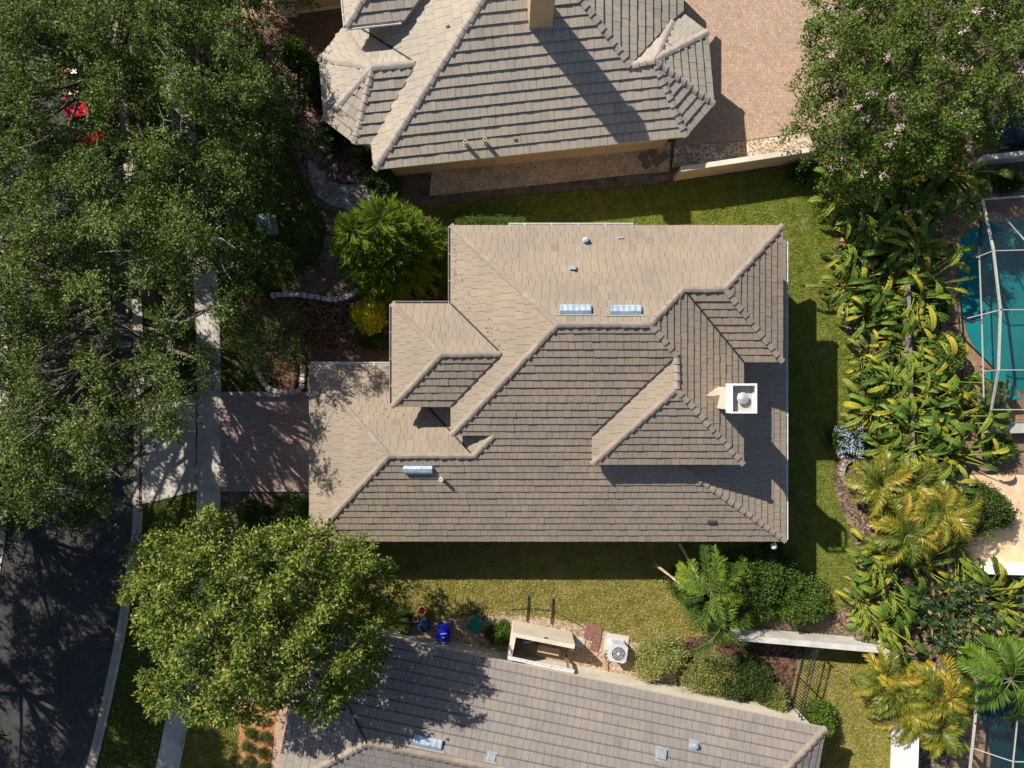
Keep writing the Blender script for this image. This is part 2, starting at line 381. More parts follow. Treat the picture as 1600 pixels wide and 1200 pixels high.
sheet('side_lawn', smooth_px([(560, 800), (1145, 800), (1145, 975), (1120, 990), (1050, 1000), (1000, 1005), (960, 992), (915, 975), (860, 966), (800, 955), (740, 962), (680, 962), (640, 970), (600, 990), (560, 990)], 3, wob=1.2), .05, m_lawn_y)
sheet('side_bed', [(600, 962), (680, 955), (800, 948), (900, 962), (1000, 995), (1050, 1000), (1060, 1100), (590, 1020)], .03, m_sand)
sheet('side_bed', [(1050, 1000), (1060, 995), (1140, 980), (1240, 985), (1250, 1120), (1060, 1100)], .032, m_mulch_d)
sheet('gravel_strip', [(671, 306), (675, 262), (1048, 222), (1046, 268), (985, 273), (850, 288)], .04, m_gravel)
sheet('shell_bed', [(1050, 262), (1054, 229), (1150, 222), (1262, 207), (1275, 236), (1160, 250)], .05, m_shell)
sheet('courtyard', [(1070, -120), (1310, -120), (1310, 190), (1262, 206), (1150, 221), (1054, 229), (1070, 150)], .045, m_court)
sheet('mulch_strip', smooth_px([(1262, 262), (1283, 300), (1303, 335), (1309, 380), (1304, 450), (1318, 510), (1333, 560), (1340, 605), (1318, 660), (1306, 715), (1304, 765), (1325, 820), (1341, 870), (1338, 925), (1310, 955), (1300, 985), (1365, 1000), (1480, 1000), (1480, 300), (1350, 230)], 3, wob=1.5), .035, m_mulch)
sheet('east_lawn', smooth_px([(1255, 1015), (1385, 1005), (1350, 1060), (1345, 1090), (1375, 1130), (1395, 1160), (1390, 1260), (1240, 1260)], 4, wob=1), .045, m_lawn_y)
sheet('mulch_strip', smooth_px([(1345, 1010), (1480, 1010), (1480, 1260), (1392, 1260), (1396, 1160), (1376, 1130), (1346, 1090)], 3, wob=1), .040, m_mulch)
sheet('front_lawn', [(290, 1120), (375, 1110), (368, 1230), (262, 1230)], .05, m_lawn_y)
sheet('mulch_bed', [(375.5, 1100), (445, 1085), (425, 1260), (366, 1260)], .055, m_mulch_o)
sheet('walkway', [(433, 1105), (470, 1095), (470, 1260), (418, 1260)], .09, m_court)
sheet('pool_deck', [(1470, 300), (1760, 300), (1760, 760), (1500, 760), (1470, 700)], .06, m_deck)
sheet('patio', [(1480, 742), (1760, 742), (1760, 900), (1480, 900)], .07, m_patio)
sheet('pool_deck', [(1490, 1010), (1760, 1010), (1760, 1300), (1480, 1300)], .06, m_deck)

# water
def water_mat(name, a, b_):
    m, nt, b = new_mat(name); v = objco(nt)
    nt.links.new(ramp(nt, noise(nt, .5, 3, .5, v), [a, b_], .3, .7), b.inputs['Base Color'])
    b.inputs['Roughness'].default_value = .07; b.inputs['IOR'].default_value = 1.33
    bump(nt, b, noise(nt, 2.2, 3, .55, v, .6), .35, .06); return m
sheet('pool_water', smooth_px([(1497, 395), (1500, 470), (1518, 535), (1560, 580), (1615, 625), (1700, 640), (1740, 500), (1720, 350), (1620, 340), (1555, 347), (1510, 365)], 6), .075, water_mat('pool water', (.006, .135, .15), (.014, .195, .205)))
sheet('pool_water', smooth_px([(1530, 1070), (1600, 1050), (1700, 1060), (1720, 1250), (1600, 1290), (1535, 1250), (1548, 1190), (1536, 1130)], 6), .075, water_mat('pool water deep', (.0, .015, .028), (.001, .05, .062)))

# ------------------------------------------------------------------ roof tools.  plan coords: x east, s south; plane = (a, b, c): z = a + b x + c s
def rayz(px, py, pl):
    a, b, c = pl; q = b * (px - 800) / F + c * (py - 600) / F
    return (a + q * H) / (1 + q)
def onplane(px, py, pl): return P(px, py, rayz(px, py, pl))
def meet(*pls):
    A = np.array([[-b, -c, 1] for a, b, c in pls]); r = np.array([p[0] for p in pls])
    x, s, z = np.linalg.solve(A, r); return Vector((x, -s, z))
def at(pl, x, s): return Vector((x, -s, pl[0] + pl[1] * x + pl[2] * s))
def eave_plane(p, q, z, pitch, inside):     # plane rising from the eave p-q (measured at height z) towards inside
    A, B, I = P(*p, z), P(*q, z), P(*inside, z)
    d = (B - A).normalized(); n = Vector((-d.y, d.x, 0))
    if (I - A).dot(n) < 0: n = -n
    b, c = pitch * n.x, -pitch * n.y
    return (z - b * A.x + c * A.y, b, c)

def clip(poly, k, lim, keep_less):
    out = []; n = len(poly)
    for i in range(n):
        a, b = poly[i], poly[(i + 1) % n]
        ia = (a[k] <= lim) if keep_less else (a[k] >= lim); ib = (b[k] <= lim) if keep_less else (b[k] >= lim)
        if ia: out.append(a)
        if ia != ib:
            t = (lim - a[k]) / (b[k] - a[k]); out.append((a[0] + t * (b[0] - a[0]), a[1] + t * (b[1] - a[1])))
    return out
def frame_of(poly):
    n = Vector((0, 0, 0)); k = len(poly)
    for i in range(k): n += poly[i].cross(poly[(i + 1) % k])
    n.normalize()
    if n.z < 0: n = -n
    v = (Vector((0, 0, 1)) - n * n.z).normalized(); u = v.cross(n).normalized()
    return u, v, n
def tile_roof(mb, slab, poly, expo, width, lift=.034, v0=None, gap=.005):
    poly = [Vector(p) for p in poly]
    u, v, n = frame_of(poly); o = min(poly, key=lambda p: p.z)
    pp = [((p - o).dot(u), (p - o).dot(v)) for p in poly]
    ar = sum(pp[i][0] * pp[(i + 1) % len(pp)][1] - pp[(i + 1) % len(pp)][0] * pp[i][1] for i in range(len(pp)))
    if ar < 0: pp = pp[::-1]; poly = poly[::-1]
    vmin, vmax = min(p[1] for p in pp), max(p[1] for p in pp)
    mb.add([p - n * .012 for p in poly], [tuple(range(len(poly)))], 1)
    # slab under the covering: boarded deck with fascia
    k = len(poly); dn = Vector((0, 0, -.17))
    slab.add([p - n * .03 for p in poly] + [p - n * .03 + dn for p in poly],
             [tuple(range(k)), tuple(range(k, 2 * k))[::-1]] + [(i, k + i, k + (i + 1) % k, (i + 1) % k) for i in range(k)])
    row = 0; va = vmin
    while va < vmax - .02:
        vb = va + expo
        strip = clip(clip(pp, 1, va, False), 1, vb, True)
        if len(strip) >= 3:
            u0, u1 = min(p[0] for p in strip), max(p[0] for p in strip)
            st = math.floor(u0 / width) * width + (width * .5 if row % 2 else 0) + random.uniform(-.04, .04) - width
            x = st; rj = random.uniform(-.004, .004)
            while x < u1:
                x2 = x + width * random.choice((1, 1, 1, .86, 1.1))
                t = clip(clip(strip, 0, x + gap, False), 0, x2 - gap, True)
                if len(t) >= 3:
                    j = random.choice((0, 0, .003, .006, .012)) + rj; tl = random.uniform(-.006, .006)
                    top = [o + u * p[0] + v * p[1] + n * (lift * (1 - (p[1] - va) / expo) + j + .002 + tl * ((p[0] - x) / width - .5)) for p in t]
                    bot = [o + u * p[0] + v * p[1] - n * .008 for p in t]; k = len(t)
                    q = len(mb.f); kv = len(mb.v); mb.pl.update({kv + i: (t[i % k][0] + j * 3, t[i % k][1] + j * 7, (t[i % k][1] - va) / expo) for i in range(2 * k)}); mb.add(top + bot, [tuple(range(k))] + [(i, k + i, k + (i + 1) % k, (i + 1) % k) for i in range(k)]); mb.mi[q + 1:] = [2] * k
                x = x2
        va = vb; row += 1
def caps(mb, a, b, w=.15, slope=.36, seg=.38, h=.06):
    """overlapping ridge tiles from the low end a to the high end b"""
    a, b = Vector(a), Vector(b); L = (b - a).length; n = max(1, round(L / seg)); d = (b - a) / L
    sd_ = d.cross(Vector((0, 0, 1))).normalized(); upv = sd_.cross(d).normalized()
    for i in range(n):
        p, q = a + d * (L * i / n), a + d * (L * (i + 1) / n + .03)
        jx = random.uniform(-.014, .014); vs_ = []
        for pt, ex, hh in ((p, 1.12, .045), (q, .90, 0)):
            for t, dz in ((-1, -slope), (-.5, -slope * .36), (0, 0), (.5, -slope * .36), (1, -slope)):
                vs_.append(pt + sd_ * (t * w * ex + jx) + upv * (h + hh + dz * w))
            for t in (1, -1): vs_.append(pt + sd_ * (t * w * ex + jx) + upv * (hh + h - slope * w - .06))
        mb.add(vs_, [(0, 7, 8, 1), (1, 8, 9, 2), (2, 9, 10, 3), (3, 10, 11, 4), (4, 11, 12, 5), (6, 13, 7, 0), (0, 1, 2, 3, 4, 5, 6), (13, 12, 11, 10, 9, 8, 7)])
def strip(mb, a, b, w, h, lift=0.0):
    a, b = Vector(a), Vector(b); d = (b - a).normalized(); sd_ = d.cross(Vector((0, 0, 1))).normalized(); upv = sd_.cross(d)
    mb.frame_box((a + b) / 2 + upv * lift, d, sd_, upv, ((b - a).length, w, h))
def gutter(a, b, parent, mat, out=.06, name='gutter'):
    """open box gutter hung along an eave; the eave runs a-b with the house on its left"""
    a, b = Vector(a), Vector(b); d = (b - a).normalized(); r = Vector((d.y, -d.x, 0))
    mb = MB(); L = (b - a).length; c = (a + b) / 2 + r * .062 + Vector((0, 0, -.13))
    z = Vector((0, 0, 1))
    mb.frame_box(c, d, r, z, (L, .11, .015)); mb.frame_box(c + r * .057, d, r, z, (L, .022, .125)); mb.frame_box(c - r * .052, d, r, z, (L, .012, .11))
    for i in range(int(L / 1.15) + 1):
        mb.frame_box(a + d * min(L - .05, .05 + i * 1.15) + r * .062 + z * -.012, d, r, z, (.035, .10, .008))
    return mb.build(name, mat, parent)

m_tile_t = tile_mat('weathered tan roof tile', [(.265, .218, .172), (.288, .238, .188), (.306, .254, .202), (.278, .232, .184), (.315, .262, .208)], (.165, .13, .10), .45)
m_tile_g = tile_mat('weathered grey roof tile', [(.355, .315, .265), (.40, .355, .295), (.43, .385, .325), (.38, .34, .285)], (.24, .20, .165), .45, .25)
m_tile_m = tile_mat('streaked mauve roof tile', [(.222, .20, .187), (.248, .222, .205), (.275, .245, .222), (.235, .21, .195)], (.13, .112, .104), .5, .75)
m_under = plain('roofing felt', (.035, .028, .024), .9)
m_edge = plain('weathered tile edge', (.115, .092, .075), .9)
m_cap = M('ridge tile', [(.25, .205, .165), (.30, .248, .20), (.345, .285, .23)], 3.2, .85, 8, .3, 40, big=(.9, (.2, .16, .13), .5))
m_cap_g = M('grey ridge tile', [(.29, .255, .22), (.345, .30, .26), (.39, .34, .295)], 3.2, .85, 8, .3, 40, big=(.9, (.22, .185, .16), .5))
m_fascia = plain('painted fascia', (.52, .45, .36), .6)
m_stucco = M('tan stucco', [(.46, .34, .21), (.55, .42, .27)], 2.5, .9, 8, .4, 60, big=(.6, (.40, .28, .16), .5))
m_stucco_p = M('pale stucco', [(.58, .52, .42), (.68, .62, .52)], 2.5, .9, 8, .4, 60, big=(.5, (.42, .38, .28), .5))
m_white = M('white paint', [(.70, .70, .69), (.80, .80, .79)], 4, .55, 6, .1, 40, big=(.9, (.6, .58, .54), .5))
m_wallw = M('white stucco', [(.44, .42, .39), (.60, .58, .54)], 2, .9, 8, .4, 50, big=(.8, (.38, .35, .31), .7))
m_gut = plain('white gutter', (.72, .72, .71), .4)
m_gutd = plain('bronze gutter', (.30, .29, .28), .4)
m_metal = M('galvanised metal', [(.26, .33, .40), (.45, .53, .61)], 4, .45, 4, .1, 20, metal=.35)
m_lead = M('lead flashing', [(.22, .23, .25), (.36, .37, .39)], 8, .6, 4, .2, 30, metal=.3)
m_dark = plain('dark metal', (.022, .022, .025), .5)
m_black = plain('black', (.008, .008, .009), .7)
m_rust = M('rusty vent', [(.10, .045, .035), (.17, .085, .065)], 8, .8, 5, .3, 30)
m_mort = M('saddle mortar', [(.38, .27, .19), (.46, .34, .25)], 5, .9, 6, .4, 40)
m_glass = plain('dark glass', (.03, .045, .055), .06)

# ------------------------------------------------------------------ main house
main = thing('tiled_house', 'large two storey house in the middle with tan tile hip roof and white chimney', 'house', (0, 0, 0))
S_, N_, W_, E1 = (6.3614, 0, -.483), (8.69, 0, .5), (6.605, .5, 0), (10.253, -.5, 0)
EW, SW, RW, RS = (11.09, -.5, 0), (4.82, 0, -.5), (3.58, .5, 0), (7.015, 0, -.5)
EL, WW, NW, W3 = (7.094, -.335, 0), (7.5375, .5, 0), (3.295, 0, .5), (5.695, .5, 0)
W2, N2, S2 = (7.865, .5, 0), (7.015, 0, .5), (5.78, 0, -.5)
A = meet(N_, EW, SW); B = meet(N_, SW, E1); Cc = meet(N_, E1, S_); D = meet(N_, W_, S_)
G = meet(E1, RW, S_); Q = meet(E1, RW, RS); T = meet(W2, N2, S2); V = meet(N2, S2, W_)
U = meet(WW, NW, S_); X = meet(NW, W3, S_)
K = at(W_, -2.61, 2.197); J = at(RW, 3.44, 2.197); K3 = at(W3, -.79, 2.197)
hN, hS = Vector((11.58, 6.78, 5.3)), Vector((11.58, .96, 5.3)); vE = Vector((9.906, .96, 5.3)); rSE = Vector((9.906, -3.43, 5.3)); rSW = Vector((3.44, -3.43, 5.3))
nwc = Vector((-2.61, 6.78, 5.3)); SE = Vector((12.67, -7.27, 2.85)); SWc = Vector((-9.375, -7.27, 2.85)); NWc = Vector((-9.375, .89, 2.85))
hip = Vector((5.355, -2.197, 5.3)); w2n, w2s = Vector((-5.13, 3.43, 5.3)), Vector((-5.13, -.96, 5.3))
upper = [[nwc, hN, A, B, Cc, D], [nwc, D, K, Vector((-2.61, -.96, 5.3)), V, Vector((-2.61, 3.43, 5.3))], [w2n, Vector((-2.61, 3.43, 5.3)), V, T], [w2n, T, w2s],
         [w2s, T, V, Vector((-2.61, -.96, 5.3))], [hN, hS, A], [A, hS, vE, B], [Cc, B, vE, rSE, Q, G], [Q, rSE, rSW], [G, Q, rSW, J]]
lower = [[D, Cc, G, J, hip, SE, SWc, U, X, K3, K], [NWc, U, SWc], [NWc, at(NW, -4.0, -.89), at(NW, -4.0, .8), X, U], [X, K3, at(W3, -.79, .3), at(W3, -4.5, .3)],
         [SE, hip, at(EL, 9.2, -1.0), at(EL, 9.2, -6.67), Vector((12.67, 6.67, 2.85))]]
def make_roof(parent, polys, expo, width, tm, cap_m, ridges, valleys, lift=.044, capw=.115):
    mb, sl_ = MB(), MB()
    for p in polys: tile_roof(mb, sl_, p, expo, width, lift)
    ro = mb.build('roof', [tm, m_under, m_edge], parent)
    f = sl_.build('fascia', m_fascia, ro)
    for a, b in ridges:
        c = MB(); caps(c, a, b, capw); c.build('ridge_cap', cap_m, ro)
    for a, b in valleys:
        vmb = MB(); strip(vmb, a, b, .07, .03, .045); vmb.build('valley_flashing', m_under, ro)
    return ro
roof_u = make_roof(main, upper, .345, .33, m_tile_t, m_cap,
    [(nwc, D), (K, D), (D, Cc), (G, Cc), (Cc, B), (B, A), (hN, A), (hS, A), (Q, G), (rSE, Q), (rSW, Q), (w2n, T), (w2s, T), (T, V)],
    [(Vector((-2.61, 3.43, 5.3)), V), (Vector((-2.61, -.96, 5.3)), V), (vE, B)])
roof_l = make_roof(main, lower, .345, .33, m_tile_t, m_cap, [(NWc, U), (SWc, U), (U, X), (X, K3), (SE, hip)], [(at(NW, -4.0, .8), X), (J, G)])
wl = MB()
for x0, x1, y0, y1, z in ((-8.9, 12.2, -6.8, .4, 2.62), (9, 12.2, -6.7, 6.2, 2.62), (-2.1, 9.35, -1.3, 6.3, 5.08), (9.0, 11.1, 1.45, 6.3, 5.075), (-4.65, -2.05, -.5, 2.95, 5.07), (3.9, 9.45, -2.95, 1, 5.06), (-2.1, 9.3, -2.0, 0, 5.05)):
    wl.prism([(x0, y0), (x1, y0), (x1, y1), (x0, y1)], 0, z)
wl.build('wall', m_stucco, main)
# gutters (eave a-b with the house to the left of the direction)
gutter((12.67, -7.25, 2.85), (12.67, 6.6, 2.85), main, m_gut)
gutter((-5.13, 3.43, 5.3), (-5.13, -.96, 5.3), main, m_gutd)
gutter((-2.66, 3.43, 5.3), (-5.13, 3.43, 5.3), main, m_gutd)
gutter((-2.61, 6.78, 5.3), (-2.61, 3.5, 5.3), main, m_gutd)
gutter((-5.2, .89, 2.85), (-9.375, .89, 2.85), main, m_gut)
gutter((5.2, 6.78, 5.3), (-.15, 6.78, 5.3), main, m_gut)
dsp = MB(); dsp.tube([(-2.72, 6.2, 5.1), (-2.25, 6.2, 4.9), (-2.2, 6.2, .1)], .04, 6); dsp.build('downspout', m_gutd, main)
# chimney
ch = MB(); ch.prism([(8.60, -1.02), (9.40, -1.02), (9.40, -.12), (8.60, -.12)], 4.6, 7.45)
chim = ch.build('chimney', m_stucco_p, main)
t_ = MB(); t_.prism([(8.56, -1.08), (9.45, -1.08), (9.45, -.05), (8.56, -.05)], 7.38, 7.55)
t_.build('trim', m_white, chim, bevel=.015)
t_ = MB()                                   # tall surround, open slot along two sides
for x0, x1, y0, y1, z0, z1 in ((8.48, 8.56, -1.14, .02, 7.552, 8.2), (9.44, 9.50, -1.14, .02, 8.10, 8.2), (8.562, 9.438, -.06, .018, 7.552, 8.2), (8.562, 9.438, -1.138, -1.075, 8.10, 8.198),
                               (9.44, 9.50, -1.14, -1.08, 7.552, 8.098), (9.44, 9.50, -.04, .02, 7.552, 8.098), (8.97, 9.03, -1.138, -1.08, 7.552, 8.098), (9.44, 9.498, -1.078, -.042, 7.552, 7.90), (8.562, 9.438, -1.136, -1.077, 7.55, 7.9)):
    t_.prism([(x0, y0), (x1, y0), (x1, y1), (x0, y1)], z0, z1)
t_.build('surround', m_white, chim)
t_ = MB(); t_.prism([(8.561, -1.07), (9.436, -1.07), (9.436, -.062), (8.561, -.062)], 7.5, 7.86); t_.build('pan', plain('chimney pan', (.46, .43, .38), .7), chim)
t_ = MB(); t_.lathe((9.0, -.55, 7.85), [(.13, 0), (.13, .16), (.225, .17), (.23, .20), (.06, .26), (.0, .265)], 24); t_.build('flue_cap', M('flue metal', [(.42, .43, .44), (.52, .53, .54)], 5, .5, metal=.4), chim)
t_ = MB(); zb = E1[0]                       # saddle that sheds water behind the stack
p0 = at(E1, 8.05, .48) + Vector((0, 0, .05))
t_.add([p0, at(E1, 8.62, .10) + Vector((0, 0, .02)), at(E1, 8.62, .98) + Vector((0, 0, .02)), at(E1, 8.30, .50) + Vector((0, 0, .22)), at(E1, 8.62, .45) + Vector((0, 0, .42))], [(0, 1, 4, 3), (0, 3, 4, 2), (1, 2, 4)])
t_.build('saddle', m_mort, chim)

def vent_box(px, py, pl, size, parent, mat, name='roof_vent', hood=True, rot=0):
    """a small box vent standing on a roof plane"""
    c = onplane(px, py, pl); n = Vector((-pl[1], pl[2], 1)).normalized(); v = (Vector((0, 0, 1)) - n * n.z).normalized(); u = v.cross(n)
    a, b, h = size; fl = MB(); fl.frame_box(c + n * .03, u, v, n, (a * 1.35, b * 1.5, .012)); 
    root = fl.build(name, m_lead, parent); mb = MB()
    mb.frame_box(c + n * .043, u, v, n, (a, b, h)); mb.build('hood', mat, root, bevel=.02); return root, c, u, v, n
def ridge_vent(px, py, pl, size, parent, ribs=True):
    c = onplane(px, py, pl); n = Vector((-pl[1], pl[2], 1)).normalized(); v = (Vector((0, 0, 1)) - n * n.z).normalized(); u = v.cross(n)
    a, b, h = size; mb = MB(); k = 28; prof = [(-b / 2, 0), (-b / 2, h * .8), (-b * .2, h), (b * .25, h * .85), (b / 2, 0)]
    vs_ = []
    for i in range(k + 1):
        x = -a / 2 + a * i / k; w_ = .004 * math.sin(i * 1.2) if ribs else .004 * math.sin(i * 2.2)
        for y, z in prof: vs_.append(c + u * x + v * y + n * (.045 + (z + w_ if z else 0)))
    m_ = len(prof); fs = [(i * m_ + j, (i + 1) * m_ + j, (i + 1) * m_ + j + 1, i * m_ + j + 1) for i in range(k) for j in range(m_ - 1)]
    fs += [tuple(range(m_))[::-1], tuple(range(k * m_, k * m_ + m_))]
    mb.add(vs_, fs); o = mb.build('ridge_vent', m_metal, parent)
    f = MB(); f.frame_box(c + v * (b * .62) + n * .047, u, v, n, (a * 1.35, .05, .02)); f.build('flashing', m_lead, o); return o
ridge_vent(899, 485, N_, (1.24, .40, .13), main); ridge_vent(977, 486, N_, (1.24, .40, .13), main)
ridge_vent(653.5, 732, S_, (1.26, .36, .16), main, False)
def pipe_vent(px, py, pl, r, h, parent, mat, lean=None):
    c = onplane(px, py, pl); mb = MB(); mb.lathe(c - Vector((0, 0, .1)), [(r * 1.9, .03), (r * 1.2, .14), (r, .15), (r, h), (r * .7, h), (r * .7, h - .1)], 14)
    return mb.build('vent_pipe', mat, parent)
rv = vent_box(915, 378, N_, (.26, .24, .12), main, m_metal); d_ = MB(); d_.lathe(rv[1] + rv[4] * .1, [(.12, .0), (.13, .12), (.08, .17), (0, .18)], 14); d_.build('cowl', m_metal, rv[0])
vent_box(895, 421, N_, (.28, .20, .10), main, m_lead); vent_box(970, 373, N_, (.26, .10, .05), main, m_lead)
pipe_vent(690, 748, S_, .085, .45, main, m_white); pipe_vent(898, 423, N_, .04, .26, main, m_dark)
vent_box(1111, 813, S_, (.40, .16, .08), main, m_rust)
lb = MB(); lb.tube([(12.25, -6.9, 2.55), (12.3, -7.35, 2.62), (12.3, -7.62, 2.55)], .025, 6); arm = lb.build('lamp_bracket', m_white, main)
lb = MB(); lb.lathe((12.3, -7.62, 2.28), [(0, 0), (.08, .02), (.14, .08), (.155, .15), (.13, .22), (.06, .28), (0, .3)], 18); lb.build('globe', m_white, arm, smooth=True)

# ------------------------------------------------------------------ house to the north
nh = thing('tiled_house', 'house along the top with grey tile hip roof, faceted corner bays and a tan chimney', 'house', tuple(P(850, 60, 0)))
zS = eave_plane((585, 265), (1072, 213), 2.85, .5, (800, 0)); zW = eave_plane((585, 265), (581, 225), 2.85, .5, (800, 200))
n1, ea = P(585, 265, 2.85), onplane(985, 103, zS)
jj0 = P(1067, 20, 2.85); zE = eave_plane((1067, -71), (1067, 20), 2.85, (ea.z - 2.85) / (jj0.x - ea.x), (800, 0)); n2 = meet(zS, zW, zE)
rr = onplane(650, 99, zW); tz = P(581, 106, rr.z + .02)
ta, tb, tc, td, te, tf = [P(*p, 2.85) for p in ((580, 225), (555, 225), (507, 188), (499, 91), (535, 47), (561, 43))]
eb = onplane(1022, 94, zS)
gg, hh_, ii, jj = [P(*p, 2.85) for p in ((1072, 213), (1115, 163), (1105, 50), (1067, 20))]; kk = onplane(1050, 34, zE)
npolys = [[n1, n2, ea, eb, gg], [n1, n2, P(549, -71, 2.85), tf, rr, ta], [ta, tb, tz, rr], [tb, tc, tz], [tc, td, tz], [td, te, tz], [te, tf, rr, tz],
          [gg, hh_, eb], [hh_, ii, eb], [ii, jj, kk, eb], [ea, eb, kk], [n2, ea, kk, jj, P(1067, -71, 2.85)]]
make_roof(nh, npolys, .455, .345, m_tile_g, m_cap_g, [(n1, n2), (tb, tz), (tc, tz), (td, tz), (te, tz), (tz, rr), (gg, eb), (hh_, eb), (ii, eb), (kk, eb), (eb, ea), (ea, n2)],
          [(tf, rr), (jj, kk), (kk, ea)], lift=.055, capw=.15)
uS = eave_plane((541, 41), (640, 30), 4.4, .5, (600, -60)); u0 = P(541, 41, 4.4); u1 = P(632, 31, 4.4)
ux, uy = onplane(605, -62, uS), onplane(692, -62, uS)
make_roof(nh, [[u0, u1, onplane(668, -20, uS), uy, ux], [u0, ux, P(531, -62, 4.4)]], .455, .345, m_tile_g, m_cap_g, [(u0, ux)], [], lift=.055, capw=.15)
gutter(P(541, 41, 4.4), P(627, 31.5, 4.4), nh, m_gut); gutter(P(531, -60, 4.4), P(541, 41, 4.4), nh, m_gut)
wl = MB(); wl.prism([tuple(P(*p))[:2] for p in ((617, 275), (1035, 232), (1060, 193), (1062, 112), (1034, 86), (1028, -40), (640, -40), (600, 60), (575, 80), (545, 95), (545, 180), (560, 205), (605, 210))][::-1], 0, 2.72)
wl.prism([tuple(P(*p))[:2] for p in ((582, 60), (655, 50), (655, -40), (570, -40))][::-1], 0, 4.22); wl.build('wall', m_stucco, nh)
cx = onplane(843, 30, zS); u_ = (P(1072, 213, 2.85) - P(585, 265, 2.85)).normalized(); v_ = Vector((-u_.y, u_.x, 0)); z_ = Vector((0, 0, 1))
cb = P(845, 41, cx.z); chm = MB(); chm.frame_box(cb + v_ * .42 - z_ * .8, u_, v_, z_, (1.0, .85, 3.2)); chn = chm.build('chimney', m_stucco, nh)
chm = MB()
for dx, dy, sx, sy in ((0, -.47, 1.14, .12), (0, .47, 1.14, .12), (-.51, 0, .12, .82), (.51, 0, .12, .82)): chm.frame_box(cb + v_ * (.42 + dy) + u_ * dx + z_ * 2.41, u_, v_, z_, (sx, sy, .35))
chm.build('surround', m_white, chn)
for (px, py) in ((728, 226), (758, 223)): pipe_vent(px, py, zS, .09, .55, nh, m_fascia)
vent_box(806, 219, zS, (.16, .12, .03), nh, m_rust); vent_box(701, 42, zW, (.12, .2, .04), nh, m_rust)
# low garage front at the top edge
gw = MB(); b0, b1 = P(452, 22), P(548, 8); d_ = (b1 - b0).normalized(); n_ = Vector((-d_.y, d_.x, 0)); L_ = (b1 - b0).length
gw.frame_box((b0 + b1) / 2 + n_ * 1.7, d_, n_, z_, (L_, 3.4, 3.1)); gw.build('wall', m_stucco, nh)
gw = MB(); gw.frame_box(b0 - n_ * .10 + d_ * .12, d_, n_, z_, (.55, .22, 3.0)); gw.build('pilaster', m_white, nh)
gw = MB(); gw.frame_box((b0 + b1) / 2 - n_ * .035 + d_ * .2, d_, n_, z_, (L_ - .2, .06, .16)); gw.build('plinth', m_white, nh)

# ------------------------------------------------------------------ house to the south
sh = thing('tiled_house', 'house along the bottom with streaked mauve grey tile roof seen at an angle', 'house', tuple(P(850, 1150, 0)))
yN = eave_plane((480, 969), (1290, 1138), 2.85, .46, (800, 1300)); r1 = onplane(574, 1161, yN); r2 = onplane(1157, 1277, yN)
sa, sb = P(480, 969, 2.85), P(1290, 1138, 2.85); ax = (r2 - r1).normalized(); pr = Vector((ax.y, -ax.x, 0)).normalized()
if pr.y > 0: pr = -pr
def south(p, k): return p + pr * k + Vector((0, 0, -.46 * k))
wdir = (P(438, 1200, 2.85) - P(480, 969, 2.85)).normalized(); wl_ = (r1.z - 2.85) / .46
sw = south(r1 - ax * wl_, wl_); se = south(r2 + ax * wl_, wl_)
r1b = r1; spolys = [[sa, sb, r2, r1], [sa, r1, sw], [sb, r2, se], [r1, r2, se, sw]]
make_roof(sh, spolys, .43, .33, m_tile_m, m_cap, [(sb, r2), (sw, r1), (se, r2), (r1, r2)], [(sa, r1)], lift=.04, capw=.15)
gutter(sw, sa, sh, m_gut); gutter(P(897, 1052, 2.85), P(793, 1030.5, 2.85), sh, m_gut)
wl = MB(); q0, q1 = P(520, 965), P(1244, 1106); dd = (q1 - q0).normalized(); nn = Vector((dd.y, -dd.x, 0)); nn = nn if nn.y < 0 else -nn
wl.prism([tuple(p)[:2] for p in (q0, q1, q1 + nn * 9.5, q0 + nn * 9.5)][::-1], 0, 2.72); wl.build('wall', m_stucco_p, sh)
wl = MB(); wa = P(975, 1056.5); wl.frame_box(wa + z_ * 1.1 - nn * .02 + dd * 1.2, dd, nn, z_, (1.4, .06, 1.2)); wn = wl.build('window', m_white, sh)
wl = MB(); wl.frame_box(wa + z_ * 1.17 - nn * .055 + dd * 1.2, dd, nn, z_, (1.24, .02, 1.05)); wl.build('pane', m_glass, wn)
def on_south(px, py): return (px, py, yN)
ridge_vent(668, 1160, yN, (1.28, .42, .14), sh, True)
vent_box(1033, 1178, yN, (.42, .42, .10), sh, m_lead); rv = vent_box(1085, 1164, yN, (.4, .3, .06), sh, m_lead)
d_ = MB(); d_.lathe(rv[1] + rv[4] * .08, [(.11, 0), (.14, .12), (.10, .2), (0, .22)], 14); d_.build('cowl', m_metal, rv[0])
vent_box(698, 1155, yN, (.14, .12, .04), sh, m_rust); vent_box(768, 1183, yN, (.36, .3, .05), sh, m_lead)
# ------------------------------------------------------------------ foliage materials
lm_oak = leaf_mat('live oak leaves', [(.014, .030, .007), (.038, .072, .013), (.078, .122, .021), (.15, .195, .04), (.25, .26, .085)], .55, .20, .2)
lm_mag = leaf_mat('magnolia leaves', [(.022, .05, .008), (.065, .118, .014), (.125, .18, .022), (.21, .25, .04), (.30, .29, .06), (.30, .17, .06)], .5, .24, .28)
lm_myr = leaf_mat('flowering tree leaves', [(.024, .05, .008), (.065, .12, .014), (.098, .155, .02), (.15, .20, .032), (.25, .23, .05)], .5, .32, .25)
lm_pine = leaf_mat('pine fronds', [(.022, .048, .006), (.08, .135, .012), (.17, .24, .02), (.31, .37, .04)], .6, .25, .15)
lm_bush = leaf_mat('bush leaves', [(.018, .04, .006), (.055, .105, .014), (.10, .165, .02), (.17, .23, .035)], .5, .28, .25)
lm_dark = leaf_mat('dark bush leaves', [(.010, .024, .006), (.034, .062, .012), (.065, .105, .018), (.115, .15, .03)], .5, .25, .25)
